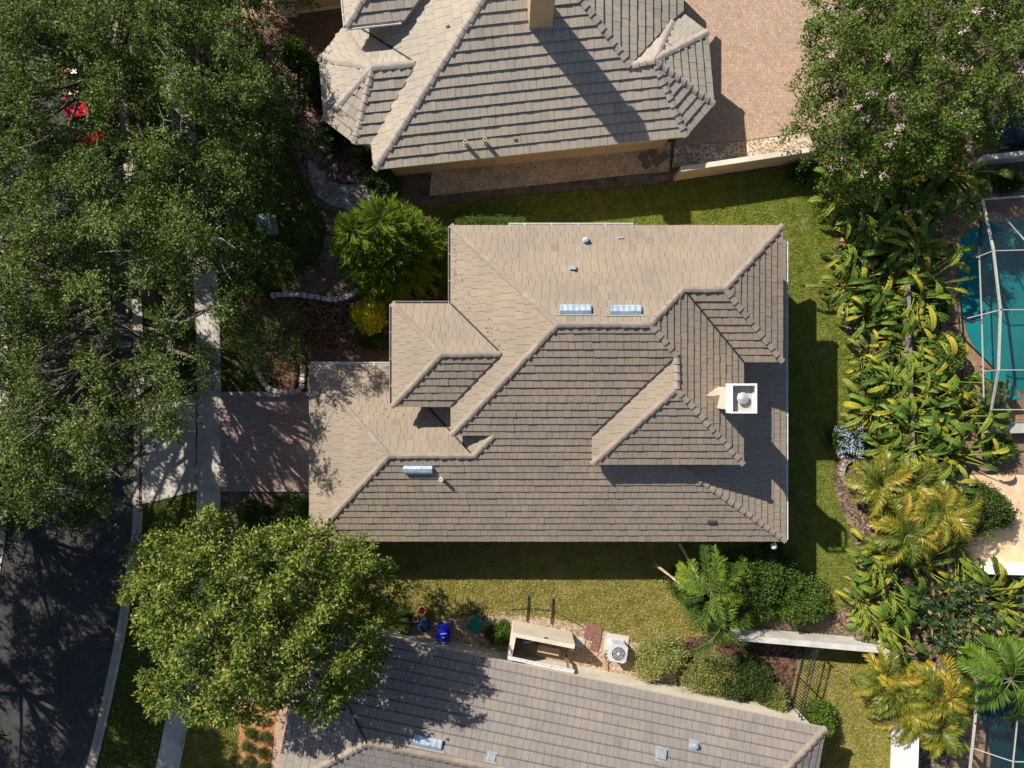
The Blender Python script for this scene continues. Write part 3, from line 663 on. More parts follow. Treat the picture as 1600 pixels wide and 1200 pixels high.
lm_yel = leaf_mat('yellow shrub leaves', [(.36, .33, .01), (.60, .52, .012), (.75, .64, .02), (.42, .44, .03)], .5, .3)
lm_var = leaf_mat('variegated leaves', [(.07, .10, .015), (.20, .22, .05), (.36, .34, .11), (.48, .43, .20)], .5, .28)
lm_bop = leaf_mat('paddle leaves', [(.03, .068, .012), (.08, .145, .02), (.165, .23, .03), (.29, .33, .055), (.38, .34, .035), (.42, .22, .03), (.36, .25, .18)], .5, .30, .22)
lm_areca = leaf_mat('golden palm fronds', [(.06, .10, .012), (.14, .18, .018), (.28, .26, .022), (.42, .29, .03), (.48, .22, .03)], .4, .30)
lm_palm = leaf_mat('green palm fronds', [(.022, .055, .008), (.06, .125, .014), (.14, .24, .022), (.28, .34, .03)], .5, .28, .2)
lm_rub = leaf_mat('rubber leaves', [(.014, .035, .012), (.03, .065, .018), (.06, .10, .025), (.30, .19, .07), (.40, .20, .10)], .5, .15, .3)
lm_blue = leaf_mat('blue blossom', [(.28, .36, .62), (.50, .60, .85), (.75, .80, .9)], .6, .2)
lm_pink = leaf_mat('pink blossom', [(.55, .33, .40), (.70, .48, .55), (.80, .62, .66)], .6, .25)
lm_litter = leaf_mat('fallen leaves', [(.10, .06, .03), (.22, .14, .07), (.34, .24, .13), (.42, .33, .2)], .7, .1)
m_bark = M('grey bark', [(.06, .05, .042), (.115, .10, .085), (.17, .15, .13)], 5, .95, 8, .7, 18)
m_twig = M('pale twigs', [(.22, .19, .16), (.34, .31, .27)], 5, .9, 4, .3, 20)
m_stem = M('green stems', [(.10, .12, .04), (.17, .18, .07)], 4, .7, 4, .2, 20)
m_ptrunk = M('palm trunk', [(.13, .10, .075), (.24, .195, .15)], 6, .9, 6, .6, 14)

def limb_mesh(base, top, targets, r0, twigs=0):
    """tapered trunk from base to top with bent limbs to the targets, thin twigs beyond"""
    mb = MB(); base, top = Vector(base), Vector(top)
    mid = (base + top) / 2 + Vector((random.uniform(-.2, .2), random.uniform(-.2, .2), 0))
    mb.tube([base, mid, top], [r0, r0 * .8, r0 * .62], 10)
    for t in targets:
        t = Vector(t); d = t - top
        s_ = top.lerp(base, random.uniform(0, .25))
        a = s_ + d * .35 + Vector((random.uniform(-.4, .4), random.uniform(-.4, .4), random.uniform(.0, .5)))
        b = s_ + d * .72 + Vector((random.uniform(-.4, .4), random.uniform(-.4, .4), random.uniform(-.1, .5)))
        k = r0 * random.uniform(.28, .45)
        mb.tube([s_, a, b, t], [k, k * .7, k * .42, k * .15], 6)
        for _ in range(twigs):
            p = b.lerp(t, random.uniform(.2, 1)); e = p + Vector((random.uniform(-1.2, 1.2), random.uniform(-1.2, 1.2), random.uniform(.1, .9)))
            q = p.lerp(e, .5) + Vector((random.uniform(-.15, .15), random.uniform(-.15, .15), .1))
            mb.tube([p, q, e], [.028, .018, .008], 4)
    return mb

# ------------------------------------------------------------------ live oaks over the road
canopy = [(-150, -150), (392, -150), (388, 20), (415, 110), (437, 200), (440, 258), (408, 300), (422, 370), (425, 415), (385, 450), (372, 490), (368, 545), (352, 590), (343, 615), (335, 660), (287, 690), (232, 668), (195, 720), (172, 790), (132, 832), (60, 825), (-150, 790)]
canopy = smooth_px(canopy, 3, wob=9)
gaps = [(110, 124, 14), (120, 156, 27), (138, 190, 12), (85, 105, 20), (80, 140, 18), (105, 245, 18), (112, 340, 18), (285, 215, 24), (272, 235, 18), (208, 498, 34), (175, 490, 18), (60, 395, 16), (318, 462, 22), (405, 352, 26), (200, 30, 26), (15, 625, 18), (215, 110, 14), (390, 430, 24), (28, 255, 16), (330, 440, 14), (60, 490, 14), (390, 50, 26), (380, 20, 20), (300, 180, 14), (180, 140, 10), (150, 610, 14), (250, 600, 12), (110, 760, 16), (60, 700, 14), (295, 265, 14), (255, 640, 16), (415, 300, 16)]
oaks = [((105, 70), (232, 150), 'live oak spreading over the red car, its pale twigs showing between thin leaves'),
        ((325, 90), (400, 200), 'live oak beside the brick path at the top, its crown reaching toward the faceted bay'),
        ((255, 330), (372, 400), 'broad live oak beside the green utility box with the brightest feathery crown'),
        ((85, 450), (246, 470), 'live oak over the far kerb, below the tree covering the red car'),
        ((270, 560), (280, 545), 'live oak shading the sidewalk and upper edge of the driveway apron'),
        ((90, 715), (236, 560), 'lowest live oak hanging over the road with its tips above bare asphalt')]
def dome(x, y, cx, cy, rad, z0, z1):
    d = np.hypot(x - cx, y - cy) / rad
    return z0 + (z1 - z0) * np.sqrt(np.clip(1 - d * d, 0, 1))
oc = np.array([o[0] for o in oaks], float)
x, y = scatter(canopy, 25)
ok = np.ones(len(x), bool)
for gx, gy, gr in gaps: ok &= np.hypot(x - gx, y - gy) > gr
bough = np.sin(x * .052 + 1.3 * np.sin(y * .031)) + np.sin(y * .058 + 1.1 * np.sin(x * .027 + 2)) + .6 * np.sin(x * .11 - y * .09)
ok &= bough + rng.normal(0, .45, len(x)) > -.95
ok &= ~((x > 150) & (y > 430) & (rng.uniform(size=len(x)) < .32)) & (rng.uniform(size=len(x)) > .06)
ok &= ~((x > 60) & (x < 300) & (y > 400) & (y < 625) & (rng.uniform(size=len(x)) < .42))
bough = bough[ok]
x, y = x[ok], y[ok]
own = np.argmin(np.hypot(x[:, None] - oc[None, :, 0], y[:, None] - oc[None, :, 1]), 1)
ed = edge_dist(x, y, canopy)
for i, ((px, py), tr_, lab) in enumerate(oaks):
    k = own == i; xi, yi = x[k], y[k]; bo = bough[k]
    z = dome(xi, yi, px, py, 190, 4.6, 7.7) - np.clip(1 - ed[k] / 60, 0, 1) * 2.3 - np.clip((xi - 330) / 100, 0, 1) * .9 + bo * .85 + rng.normal(0, .35, k.sum())
    c = lift(xi, yi, z)
    base = P(*tr_)
    t = thing('live_oak', lab, 'tree', base, 'live oaks lining the road')
    big = noise_t = rng.normal(0, .09, len(c))
    tn = .50 + big * .7 + bo * .035
    ch_ = [sprays(c, rng.uniform(.6, 1.15, len(c)), 20, 21, .128, .068, tn, .17, .5, .3)]
    low = c[rng.uniform(size=len(c)) < np.where((xi > 180) & (xi < 365) & (yi < 400), 1.0, np.where((xi > 60) & (yi > 400), .30, .6)) * ((xi < 85) | (xi > 165) | (yi > 235) | (yi < 100))].copy(); low = np.concatenate([low, low[rng.uniform(size=len(low)) < .4] + rng.normal(0, .5, 3)]); low[:, 2] = np.maximum(low[:, 2] - rng.uniform(1.6, 4.2, len(low)), 1.6); low[:, :2] += rng.normal(0, .5, (len(low), 2))
    ch_.append(sprays(low, .95, 14, 14, .15, .08, .47, .15, .4, .1))
    leaf_obj('crown', ch_, lm_oak, t)
    tg = c[rng.permutation(len(c))[:34]] - np.array([0, 0, .25])
    limb_mesh(base - Vector((0, 0, .1)), base + Vector((0, 0, 3.2)), [tuple(q) for q in tg], .38, 0).build('trunk', m_bark, t, smooth=True)
    tw = MB()
    for q in c[rng.permutation(len(c))[:min(26, len(c))]]:
        p = Vector(q) + Vector((0, 0, random.uniform(-.7, .35))); a_ = random.uniform(0, 6.28); ln = random.uniform(.5, 1.5)
        e = p + Vector((math.cos(a_) * ln, math.sin(a_) * ln, random.uniform(-.1, .5))); m_ = p.lerp(e, .5) + Vector((random.uniform(-.15, .15), random.uniform(-.15, .15), random.uniform(0, .2)))
        tw.tube([p, m_, e], [.026, .018, .008], 4); tw.tube([m_, m_ + Vector((random.uniform(-.5, .5), random.uniform(-.5, .5), .2))], [.014, .006], 4)
    tag(tw.build('bare_twig', m_twig, t), kind='stuff')
# trees across the road: only a few tips reach the frame, their shade lies on the asphalt
for (px, py, rad, lab) in ((-222, 800, 200, 'oak just beyond the left edge whose few tips reach in over the bare asphalt'), (-240, 1110, 215, 'oak beyond the bottom left corner casting dappled shade on the asphalt')):
    poly = smooth_px([(px + rad * math.cos(a) * random.uniform(.9, 1.05), py + rad * 1.05 * math.sin(a) * random.uniform(.9, 1.05)) for a in np.linspace(0, 6.28, 15)[:-1]], 3, wob=6)
    xx, yy = scatter(poly, 27); k = rng.uniform(size=len(xx)) > .05; xx, yy = xx[k], yy[k]
    c = lift(xx, yy, dome(xx, yy, px, py, rad, 5, 9) + rng.normal(0, .5, len(xx))); b_ = P(px, py, 7); b_.z = 0
    t = thing('live_oak', lab, 'tree', b_, 'live oaks lining the road')
    leaf_obj('crown', [sprays(c, rng.uniform(.7, 1.15, len(c)), 25, 22, .16, .09, .45, .17, .42, .2)], lm_oak, t)
    limb_mesh(b_, b_ + Vector((0, 0, 3)), [tuple(q) for q in c[rng.permutation(len(c))[:14]] if q[0] < P(-70, 0, 7).x], .26).build('trunk', m_bark, t, smooth=True)

# ------------------------------------------------------------------ magnolia by the driveway
mp = smooth_px([(200, 858), (250, 818), (300, 812), (330, 800), (352, 826), (390, 836), (440, 818), (500, 828), (548, 838), (590, 862), (612, 900), (628, 945), (602, 985), (597, 1030), (572, 1075), (540, 1108), (470, 1122), (440, 1102), (385, 1136), (300, 1122), (242, 1122), (216, 1062), (235, 1030), (206, 972), (174, 932), (204, 905)], 3, wob=6)
def big_tree(name, lab, cat, poly, cx, cy, rad, z0, z1, step, leafm, Lf, Wf, tint, tj, r, ntw, nl, tr, holes=(), low=.4, out=.5, gate=-9, zn=.35, group=None):
    x, y = scatter(poly, step); k = np.ones(len(x), bool)
    for gx, gy, gr in holes: k &= np.hypot(x - gx, y - gy) > gr
    x, y = x[k], y[k]
    lump = np.sin(x * .071 + y * .043) + np.sin(x * .031 - y * .083 + 2) + np.sin(x * .12 + y * .11)
    k = lump + rng.normal(0, .3, len(x)) > gate; x, y, lump = x[k], y[k], lump[k]
    z = dome(x, y, cx, cy, rad, z0, z1) - np.clip(1 - edge_dist(x, y, poly) / 35, 0, 1) * (z1 - z0) * .35 + lump * zn + rng.normal(0, .22, len(x))
    c = lift(x, y, z); b = P(cx, cy, (z0 + z1) / 2); b.z = 0
    t = thing(name, lab, cat, b, group)
    tn = tint + rng.normal(0, .06, len(c)) + lump * .015
    o = c - np.array([b.x, b.y, z0 - 1]); o = unit(o) * out
    ch_ = [sprays(c, r * rng.uniform(.75, 1.2, len(c)), ntw, nl, Lf, Wf, tn, tj, .7, .25, o)]
    if low:
        lo_ = c[rng.uniform(size=len(c)) < low].copy(); lo_[:, 2] -= rng.uniform(.6, 1.6, len(lo_)); ch_.append(sprays(lo_, r * 1.1, ntw, nl, Lf, Wf, tint, tj, .6, .1))
    leaf_obj('crown', ch_, leafm, t)
    tg = c[rng.permutation(len(c))[:26]] - np.array([0, 0, .2])
    limb_mesh(b, b + Vector((0, 0, max(.6, z0 * .6))), [tuple(q) for q in tg], tr).build('trunk', m_bark, t, smooth=True)
    return t, c
big_tree('magnolia_tree', 'round magnolia with glossy yellow green leaves covering the lawn beside the driveway', 'tree', mp, 405, 970, 235, 4.0, 8.6, 13, lm_mag, .18, .085,   .40, .21, .42, 11, 6, .26, holes=[(345, 1010, 7), (480, 1085, 10), (380, 1085, 8), (300, 930, 6)], low=.3, gate=-1.75, zn=.55)
# ------------------------------------------------------------------ flowering tree at the top right
yp = smooth_px([(1268, 35), (1300, -60), (1500, -130), (1680, -60), (1690, 120), (1640, 185), (1580, 185), (1545, 222), (1500, 248), (1425, 258), (1345, 292), (1300, 296), (1288, 262), (1268, 235), (1240, 205), (1232, 175), (1258, 150), (1246, 110), (1266, 80)], 3, wob=6)
my, mc = big_tree('crape_myrtle', 'wide flowering tree with pale pink blossom tufts beside the brick courtyard', 'tree', yp, 1450, 90, 250, 3.2, 6.4, 14, lm_myr, .15, .075, .42, .20, .42, 11, 7, .2, holes=[(1390, 175, 8), (1470, 190, 8), (1335, 205, 6)], low=.35, gate=-1.9, zn=.42)
tops = mc[rng.permutation(len(mc))[:46]] + np.array([0, 0, .42])
leaf_obj('blossom', [sprays(tops, .15, 8, 4, .08, .07, .5, .25, .8, .5)], lm_pink, my)

# ------------------------------------------------------------------ small tree in the front planter, shrubs and hedges
big_tree('holly_tree', 'small fine leaved tree standing in the stone edged planter beside the front walkway', 'tree', smooth_px([(352, 500), (395, 470), (430, 468), (470, 492), (478, 540), (455, 575), (420, 592), (385, 580), (352, 550)], 3, wob=4), 418, 528, 75, 2.4, 4.4, 13, lm_oak, .10, .035, .40, .18, .5, 12, 9, .08, low=.4)
def shrub(name, lab, px, py, rx, ry, h, mat, Lf=.085, Wf=.045, tint=.45, tj=.2, step=9, group=None, box=False, z0=.12, cat='shrub', r=.17, rot=0):
    zc = h * .6; b = P(px, py, 0); ce = P(px, py, zc); b = Vector((ce.x, ce.y, 0))
    n = max(24, int(rx * ry * 7.5 / step ** 1.55)); sc_ = (H - zc) / F
    d = rand_dirs(n * 2); d = d[d[:, 2] > -.25][:n]
    if box: d = d / np.maximum(np.abs(d).max(1, keepdims=True), 1e-6) * rng.uniform(.93, 1, (len(d), 1))
    lum = .96 + .13 * np.sin(d[:, 0] * 6 + px) + .13 * np.sin(d[:, 1] * 7 + py) + .08 * np.sin(d[:, 0] * 13 + d[:, 1] * 11) + rng.normal(0, .10, len(d))
    if box: lum = 1
    ex, ey = (rx * sc_ - r * .75), (ry * sc_ - r * .75)
    q = d * np.array([ex, ey, h * .5 - .05]) * (np.asarray(lum).reshape(-1, 1))
    if not box and rx > 11:                 # several rounded masses instead of one ball
        lob = np.array([[math.cos(a) * ex * random.uniform(.4, .72), math.sin(a) * ey * random.uniform(.4, .72), random.uniform(-.3, .12) * h] for a in [random.uniform(0, 6.28) + k * 1.26 for k in range(5)]] + [[0, 0, .06 * h]])
        q = q * rng.uniform(.34, .58, (len(q), 1)) + lob[rng.integers(0, 6, len(q))]
    if rot: q[:, 0], q[:, 1] = q[:, 0] * math.cos(rot) - q[:, 1] * math.sin(rot), q[:, 0] * math.sin(rot) + q[:, 1] * math.cos(rot)
    c = q + np.array([b.x, b.y, h * .5])
    c[:, 2] = np.maximum(c[:, 2], z0)
    t = thing(name, lab, cat, b, group)
    ch_ = [sprays(c, r * rng.uniform(.6, 2.0, len(c)), 7, 5, Lf, Wf, tint + rng.normal(0, .05, len(c)), tj, .8, .2, d * .7)]
    ch_.append(sprays(c * np.array([.82, .82, .8]) + np.array([b.x * .18, b.y * .18, 0]), r, 5, 4, Lf, Wf, tint, tj, .8, .1))
    leaf_obj('foliage', ch_, mat, t)
    mb = MB()
    for k in range(5): 
        q = c[random.randrange(len(c))]; mb.tube([b + Vector((random.uniform(-.05, .05), random.uniform(-.05, .05), 0)), b.lerp(Vector(q), .5) + Vector((0, 0, .1)), tuple(q)], [.03, .02, .008], 5)
    mb.build('stem', m_bark, t)
    return t
shrub('hedge', 'long clipped boxwood hedge beneath the upper eave facing the gravel strip', 766, 354, 52, 13, 1.1, lm_bush, .06, .035, .55, .15, 5, box=True, cat='hedge', r=.12)
shrub('hedge', 'clipped hedge growing between the pine and the house wall', 693, 408, 9, 48, 1.2, lm_bush, .06, .035, .5, .15, 5, box=True, cat='hedge', r=.12)
shrub('yellow_shrub', 'bright yellow leaved round shrub by the front corner gutter', 580, 493, 28, 24, 1.7, lm_yel, .11, .07, .5, .25, 7)
shrub('leafy_shrub', 'small green shrub touching the lower side of the yellow shrub', 560, 508, 14, 12, .7, lm_bush, tint=.5)
shrub('leafy_shrub', 'dark low hedge planted along the brick front walkway below the yellow shrub', 588, 534, 34, 13, .8, lm_dark, .07, .04, .5, .2, 7)
shrub('leafy_shrub', 'green shrub squeezed between the yellow shrub and the house corner', 602, 480, 14, 22, 1.1, lm_bush, tint=.5)
shrub('leafy_shrub', 'dark glossy shrub nearest the upper brick path beside the faceted bay', 470, 85, 27, 26, 1.8, lm_bush, .13, .08, .38)
shrub('leafy_shrub', 'tall dark shrub against the lit face of the faceted bay', 492, 130, 22, 34, 1.7, lm_dark, .11, .07, .5)
shrub('leafy_shrub', 'dark shrub beneath the lower corner of the faceted bay', 520, 205, 22, 30, 1.5, lm_dark, .11, .07, .5)
shrub('leafy_shrub', 'bright leafy shrub below the bay where two roof corners meet', 562, 240, 20, 17, 1.3, lm_bush, .11, .06, .5)
shrub('leafy_shrub', 'shrub behind the top of the pine at the grey roof corner', 600, 285, 28, 20, 1.2, lm_bush, .10, .05, .52)
shrub('leafy_shrub', 'low dark shrub half hidden under the pine and beside the hedge', 655, 440, 32, 26, .9, lm_dark, .09, .05, .4)
shrub('leafy_shrub', 'grassy tuft shrub under the oak edge beside the mulch path', 440, 195, 22, 26, .8, lm_bush, .12, .04, .5)
shrub('leafy_shrub', 'pale green shrub nearest the green bin beside the walled enclosure', 778, 990, 19, 21, .8, lm_bush, .10, .05, .5)
shrub('leafy_shrub', 'dark fringe shrub under the magnolia tip beside the clay pots', 632, 975, 16, 18, .8, lm_dark, .1, .05, .55)
shrub('variegated_shrub', 'cream and green variegated shrub beside the air conditioner', 1033, 1035, 46, 37, 1.6, lm_var, .08, .04, .5, .25, 8)
shrub('variegated_shrub', 'duller variegated shrub on the right of the cream shrub along the pale house wall', 1106, 1054, 45, 33, 1.4, lm_var, .075, .035, .33, .2, 8)
shrub('leafy_shrub', 'dark shrub in shade between the variegated shrubs and black fence', 1168, 1062, 44, 38, 1.3, lm_dark, .09, .05, .4)
shrub('leafy_shrub', 'spiky grey green shrub at the foot of the black fence by the roof', 1213, 1086, 24, 29, 1.1, lm_var, .16, .03, .25)
shrub('leafy_shrub', 'rounded olive shrub in front of the black fence at the lower roof corner', 1280, 1116, 29, 41, 1.4, lm_bush, .09, .05, .6)
shrub('leafy_shrub', 'large dark shrub below the globe lamp at the house corner', 1192, 905, 58, 60, 2.0, lm_bush, .10, .06, .36, .2, 9)
shrub('leafy_shrub', 'bright green bush sitting just above the long white garden wall', 1270, 946, 44, 40, 1.5, lm_bush, .10, .06, .48, .2, 8)
shrub('leafy_shrub', 'low bush beneath the arching palm beside the white garden wall', 1150, 962, 36, 22, 1.0, lm_dark, .10, .05, .6)
shrub('leafy_shrub', 'dark bushy shrub in the corner of the stone patio', 1553, 792, 42, 40, 2.0, lm_dark, .10, .06, .5, .2, 8)
shrub('leafy_shrub', 'light green leafy shrub beside the turquoise pool deck', 1480, 562, 32, 40, 2.2, lm_bush, .11, .06, .55, .2, 8)
shrub('leafy_shrub', 'dark clipped shrub behind the low wall at the right edge', 1578, 281, 30, 18, 1.2, lm_dark, .09, .05, .4)
shrub('leafy_shrub', 'dark grassy shrub at the shaded end of the tan garden wall', 1250, 268, 20, 17, .9, lm_dark, .18, .03, .5)
shrub('leafy_shrub', 'dense shrub in the lawn corner below the driveway beside the magnolia', 400, 808, 36, 34, 1.3, lm_dark, .16, .04, .55)
shrub('leafy_shrub', 'feathery shrub at the house corner just above the magnolia', 452, 798, 30, 30, 1.4, lm_dark, .18, .035, .55)
shrub('leafy_shrub', 'dark undergrowth shrub packed beneath the arching feather palm in the side yard', 1088, 930, 46, 44, 1.5, lm_dark, .12, .05, .45, .2, 9)
for px, py, lab in ((1352, 420, 'fine dark leaved shrub filling the mulch edge under the paddle plants'), (1378, 610, 'low narrow leaved shrub between the paddle plants above the blue flowers'), (1462, 470, 'narrow leaved shrub behind the wall beside the pool paving'), (1415, 950, 'fine leaved shrub under the paddle plants beside the rubber plant'), (1520, 905, 'narrow leaved shrub in front of the patio wall end')):
    shrub('leafy_shrub', lab, px, py, 26, 26, 1.2, lm_bush, .22, .035, .45, .2, 8)
bl = shrub('flowering_shrub', 'shrub covered in small pale blue flowers at the lawn edge', 1330, 690, 32, 27, 1.1, lm_dark, .09, .05, .5, .2, 7)
bp = np.array(bl.location) + np.array([[rng.uniform(-.95, .55), rng.uniform(-.7, .75), .95 + rng.uniform(-.2, .22)] for _ in range(75)])
leaf_obj('blossom', [sprays(bp, .07, 4, 3, .055, .05, .5, .3, .5, .6)], lm_blue, bl)
shrub('leafy_shrub', 'cluster of shrubs on the right edge below the turquoise pool wall', 1560, 700, 26, 22, 1.3, lm_bush, .12, .06, .5)
for i, (px, py) in enumerate(((391, 1146), (413, 1151), (386, 1167), (409, 1177), (387, 1190), (412, 1199), (378, 1206))):
    shrub('round_bush', 'small round green bush in the orange mulch bed', px, py, 7.2, 6.6, .42, lm_dark, .05, .03, .75, .2, 5, 'bushes dotted over the orange mulch', r=.05)

# ------------------------------------------------------------------ Norfolk pine with bright fronds
def norfolk(lab, lead, R_, hmax):
    b = P(595, 392, 2.5); b.z = 0; t = thing('norfolk_pine', lab, 'tree', b); ch_ = []; tr = MB()
    for li, (px, py, h, k) in enumerate(lead):
        top = P(px, py, h); foot = Vector((b.x + (top.x - b.x) * .5, b.y + (top.y - b.y) * .5, 0))
        tr.tube([foot, foot.lerp(top, .5), top], [.14, .09, .02], 8)
        tiers = 13
        for ti in range(tiers):
            f = (ti + .5) / tiers; z = .6 + (h - .6) * f; o = foot.lerp(top, z / h); ln = k * (1 - f) ** .62 + .28
            nb = 9 if f < .85 else 6
            for bi in range(nb):
                a = 2 * math.pi * (bi + .5 * (ti % 2)) / nb + random.uniform(-.25, .25); l = ln * random.uniform(.8, 1.12); el = random.uniform(.05, .3) + .5 * f
                pts = []
                for s in np.linspace(0, 1, 7): pts.append((o.x + math.cos(a) * l * s, o.y + math.sin(a) * l * s, z + l * (el * s - .32 * s * s)))
                pts = np.array(pts); d = unit(np.diff(pts, axis=0))
                m = int(10 + 20 * l); s = rng.uniform(.18, 1, m); idx = np.minimum((s * 6).astype(int), 5)
                p = pts[idx] + (pts[idx + 1] - pts[idx]) * (s * 6 - idx)[:, None]
                sg = rng.choice([-1, 1], m); dd = d[idx]; sd_ = np.stack([-dd[:, 1], dd[:, 0], np.zeros(m)], 1)
                ax = dd * rng.uniform(.8, 1.2, (m, 1)) + sd_ * (sg * rng.uniform(.15, .62, m))[:, None] + np.array([0, 0, .22]) + rng.normal(0, .1, (m, 3))
                L = np.clip(.5 * (1.15 - s * .6), .1, 1) * rng.uniform(.8, 1.25, m)
                tn = .30 + .40 * s + rng.normal(0, .11, m)
                for roll in (0, 1):
                    nr = np.tile([0, 0, 1.0], (m, 1)) + rng.normal(0, .35, (m, 3)) if roll == 0 else sd_ + rng.normal(0, .2, (m, 3))
                    ch_.append(leaf_arrays(p, ax, nr, L, .05, tn))
    leaf_obj('fronds', ch_, lm_pine, t); tr.build('trunk', m_bark, t, smooth=True)
norfolk('bright green norfolk pine with twin tops beside the front corner of the middle house', [(547, 358, 6.0, 1.85), (590, 338, 6.2, 2.1), (612, 395, 4.6, 2.2), (592, 412, 4.2, 1.95), (632, 372, 4.6, 2.1)], 90, 6)

# ------------------------------------------------------------------ palms
def frond(ch_, tr, o, az, el, L, nleaf, ll, lw, tint, droop, vee=.35, tj=.1, twist=.0, plum=0):
    pts = []; p = np.array(o, float); e = el; n = 10
    for i in range(n + 1):
        pts.append(p.copy()); st = L / n
        p = p + st * np.array([math.cos(az) * math.cos(e), math.sin(az) * math.cos(e), math.sin(e)]); e -= droop / n * (1 + i / n); az += twist / n
    pts = np.array(pts); d = unit(np.diff(pts, axis=0)); tr.tube([tuple(q) for q in pts], [.024 - .002 * i for i in range(n + 1)], 4)
    s = np.linspace(.16, 1, nleaf); s = np.repeat(s, 2) + rng.uniform(-.01, .01, 2 * nleaf); s = np.clip(s, 0, .999); idx = (s * n).astype(int)
    q = pts[idx] + (pts[idx + 1] - pts[idx]) * (s * n - idx)[:, None]; dd = d[idx]; sg = np.tile([-1, 1], nleaf)
    sd_ = unit(np.cross(dd, np.array([0, 0, 1.0]))); up = unit(np.cross(sd_, dd))
    m = len(s); k = .45 + .75 * s
    vv = vee if not plum else rng.uniform(-.9, .9, m)
    ax = dd * k[:, None] + sd_ * sg[:, None] + up * np.reshape(vv, (-1, 1)) + rng.normal(0, .10, (m, 3))
    l = ll * np.sin(np.clip(.25 + s * 2.6, 0, 2.95)) ** .6 * rng.uniform(.85, 1.1, m)
    ax1 = unit(ax); nr = up - sd_ * (sg * .5)[:, None] + rng.normal(0, .2, (m, 3))
    tt = tint + rng.normal(0, tj, m) + .1 * s
    ch_.append(leaf_arrays(q, ax1, nr, l, lw, tt))
def palm(name, lab, px, py, n, L, nleaf, ll, lw, mat, zc, stems=1, droop=1.5, tint=(.2, .8), el=(.2, 1.3), spread=.25, plum=0, vee=.35, azr=None, tilt=0, group=None, hgt=None, tj=.1):
    b = P(px, py, zc); top = b.copy(); b = Vector((b.x, b.y, 0)); t = thing(name, lab, 'palm', b, group); ch_ = []; tr = MB(); st = MB()
    for k in range(stems):
        a = random.uniform(0, 6.28); rr_ = spread * random.uniform(.2, 1) if stems > 1 else 0
        f = b + Vector((math.cos(a) * rr_ * .5, math.sin(a) * rr_ * .5, 0)); tp = Vector((top.x + math.cos(a) * rr_, top.y + math.sin(a) * rr_, zc * random.uniform(.75, 1.1)))
        st.tube([f, f.lerp(tp, .5), tp], [.06 if stems > 1 else .13, .05 if stems > 1 else .11, .05 if stems > 1 else .09], 8)
        for i in range(n):
            az = 2 * math.pi * i / n * 1.0 + random.uniform(-.3, .3) + k if azr is None else random.uniform(*azr)
            frond(ch_, tr, tp, az, random.uniform(*el), L * random.uniform(.75, 1.12), nleaf, ll, lw, random.uniform(*tint), droop * random.uniform(.75, 1.2), vee, tj, random.uniform(-.3, .3), plum)
    leaf_obj('fronds', ch_, mat, t); tr.build('rachis', m_stem, t); st.build('trunk', m_ptrunk, t, smooth=True); return t
ga = 'golden palms along the back boundary'
for (px, py, n, L, lab) in ((1378, 752, 9, 1.7, 'yellowish palm directly beneath the stone ring at the lawn edge'), (1405, 822, 10, 1.8, 'orange tinged palm at the widest bulge of the lawn edge'), (1462, 800, 10, 1.9, 'orange frond palm nearest the dark patio shrub'), (1432, 752, 8, 1.6, 'golden palm between the stone ring and the stone patio'),
                      (1395, 1070, 10, 1.8, 'golden palm leaning over the lawn below the white garden wall'), (1418, 1112, 10, 1.8, 'lowest golden palm hanging over the top of the white wall stub'), (1470, 1085, 10, 1.9, 'golden palm between the lawn and the dark pool'), (1455, 1140, 7, 1.3, 'small golden palm beside the white wall stub')):
    palm('golden_palm', lab, px, py, int(n * 1.3), L * 1.12, 36, .42, .05, lm_areca, 1.7, 3, 1.7, (.0, .62), (.35, 1.35), .5, vee=.25, group=ga, tj=.15)
palm('feather_palm', 'green feather palm with arching fronds in the side yard beside the globe lamp', 1110, 922, 12, 2.6, 70, .42, .030, lm_palm, 2.6, 1, 1.5, (.15, .95), (.1, 1.2), plum=1)
palm('feather_palm', 'bright green feather palm leaning over the white wall by the variegated shrubs', 1126, 975, 9, 2.3, 64, .42, .030, lm_palm, 2.4, 1, 1.5, (.15, .9), (.1, 1.1), plum=1)
palm('feather_palm', 'small feather palm near the upper trunk beside the middle house eave', 1088, 905, 8, 1.3, 36, .36, .04, lm_palm, 2.0, 1, 1.2, (.3, .9), (.1, 1.0), plum=1)
palm('queen_palm', 'tall green palm with bushy fronds reaching over the dark pool at the right edge', 1600, 1075, 12, 2.7, 90, .56, .062, lm_palm, 4.6, 1, 1.5, (.2, .6), (-.1, .9), plum=1)
# leaning bare trunks by the eave
for a, b_, lab in (((1062, 850), (1092, 906), 'pale leaning trunk rising beside the eave toward the feather palm'), ((1024, 882), (1068, 917), 'cut tan palm stalk lying across the leaves beside the dark lawn shade')):
    mb = MB(); p, q = P(*a, .9 if 'cut' in lab else .1), P(*b_, 1.7); mb.tube([p, p.lerp(q, .5) + Vector((.03, 0, .05)), q], [.075, .06, .05] if 'cut' in lab else [.07, .06, .04], 8)
    o = mb.build('palm_stalk', m_stucco_p if 'cut' not in lab else m_sand, org=(p.x, p.y, 0)); tag(o, lab, 'palm stalk')

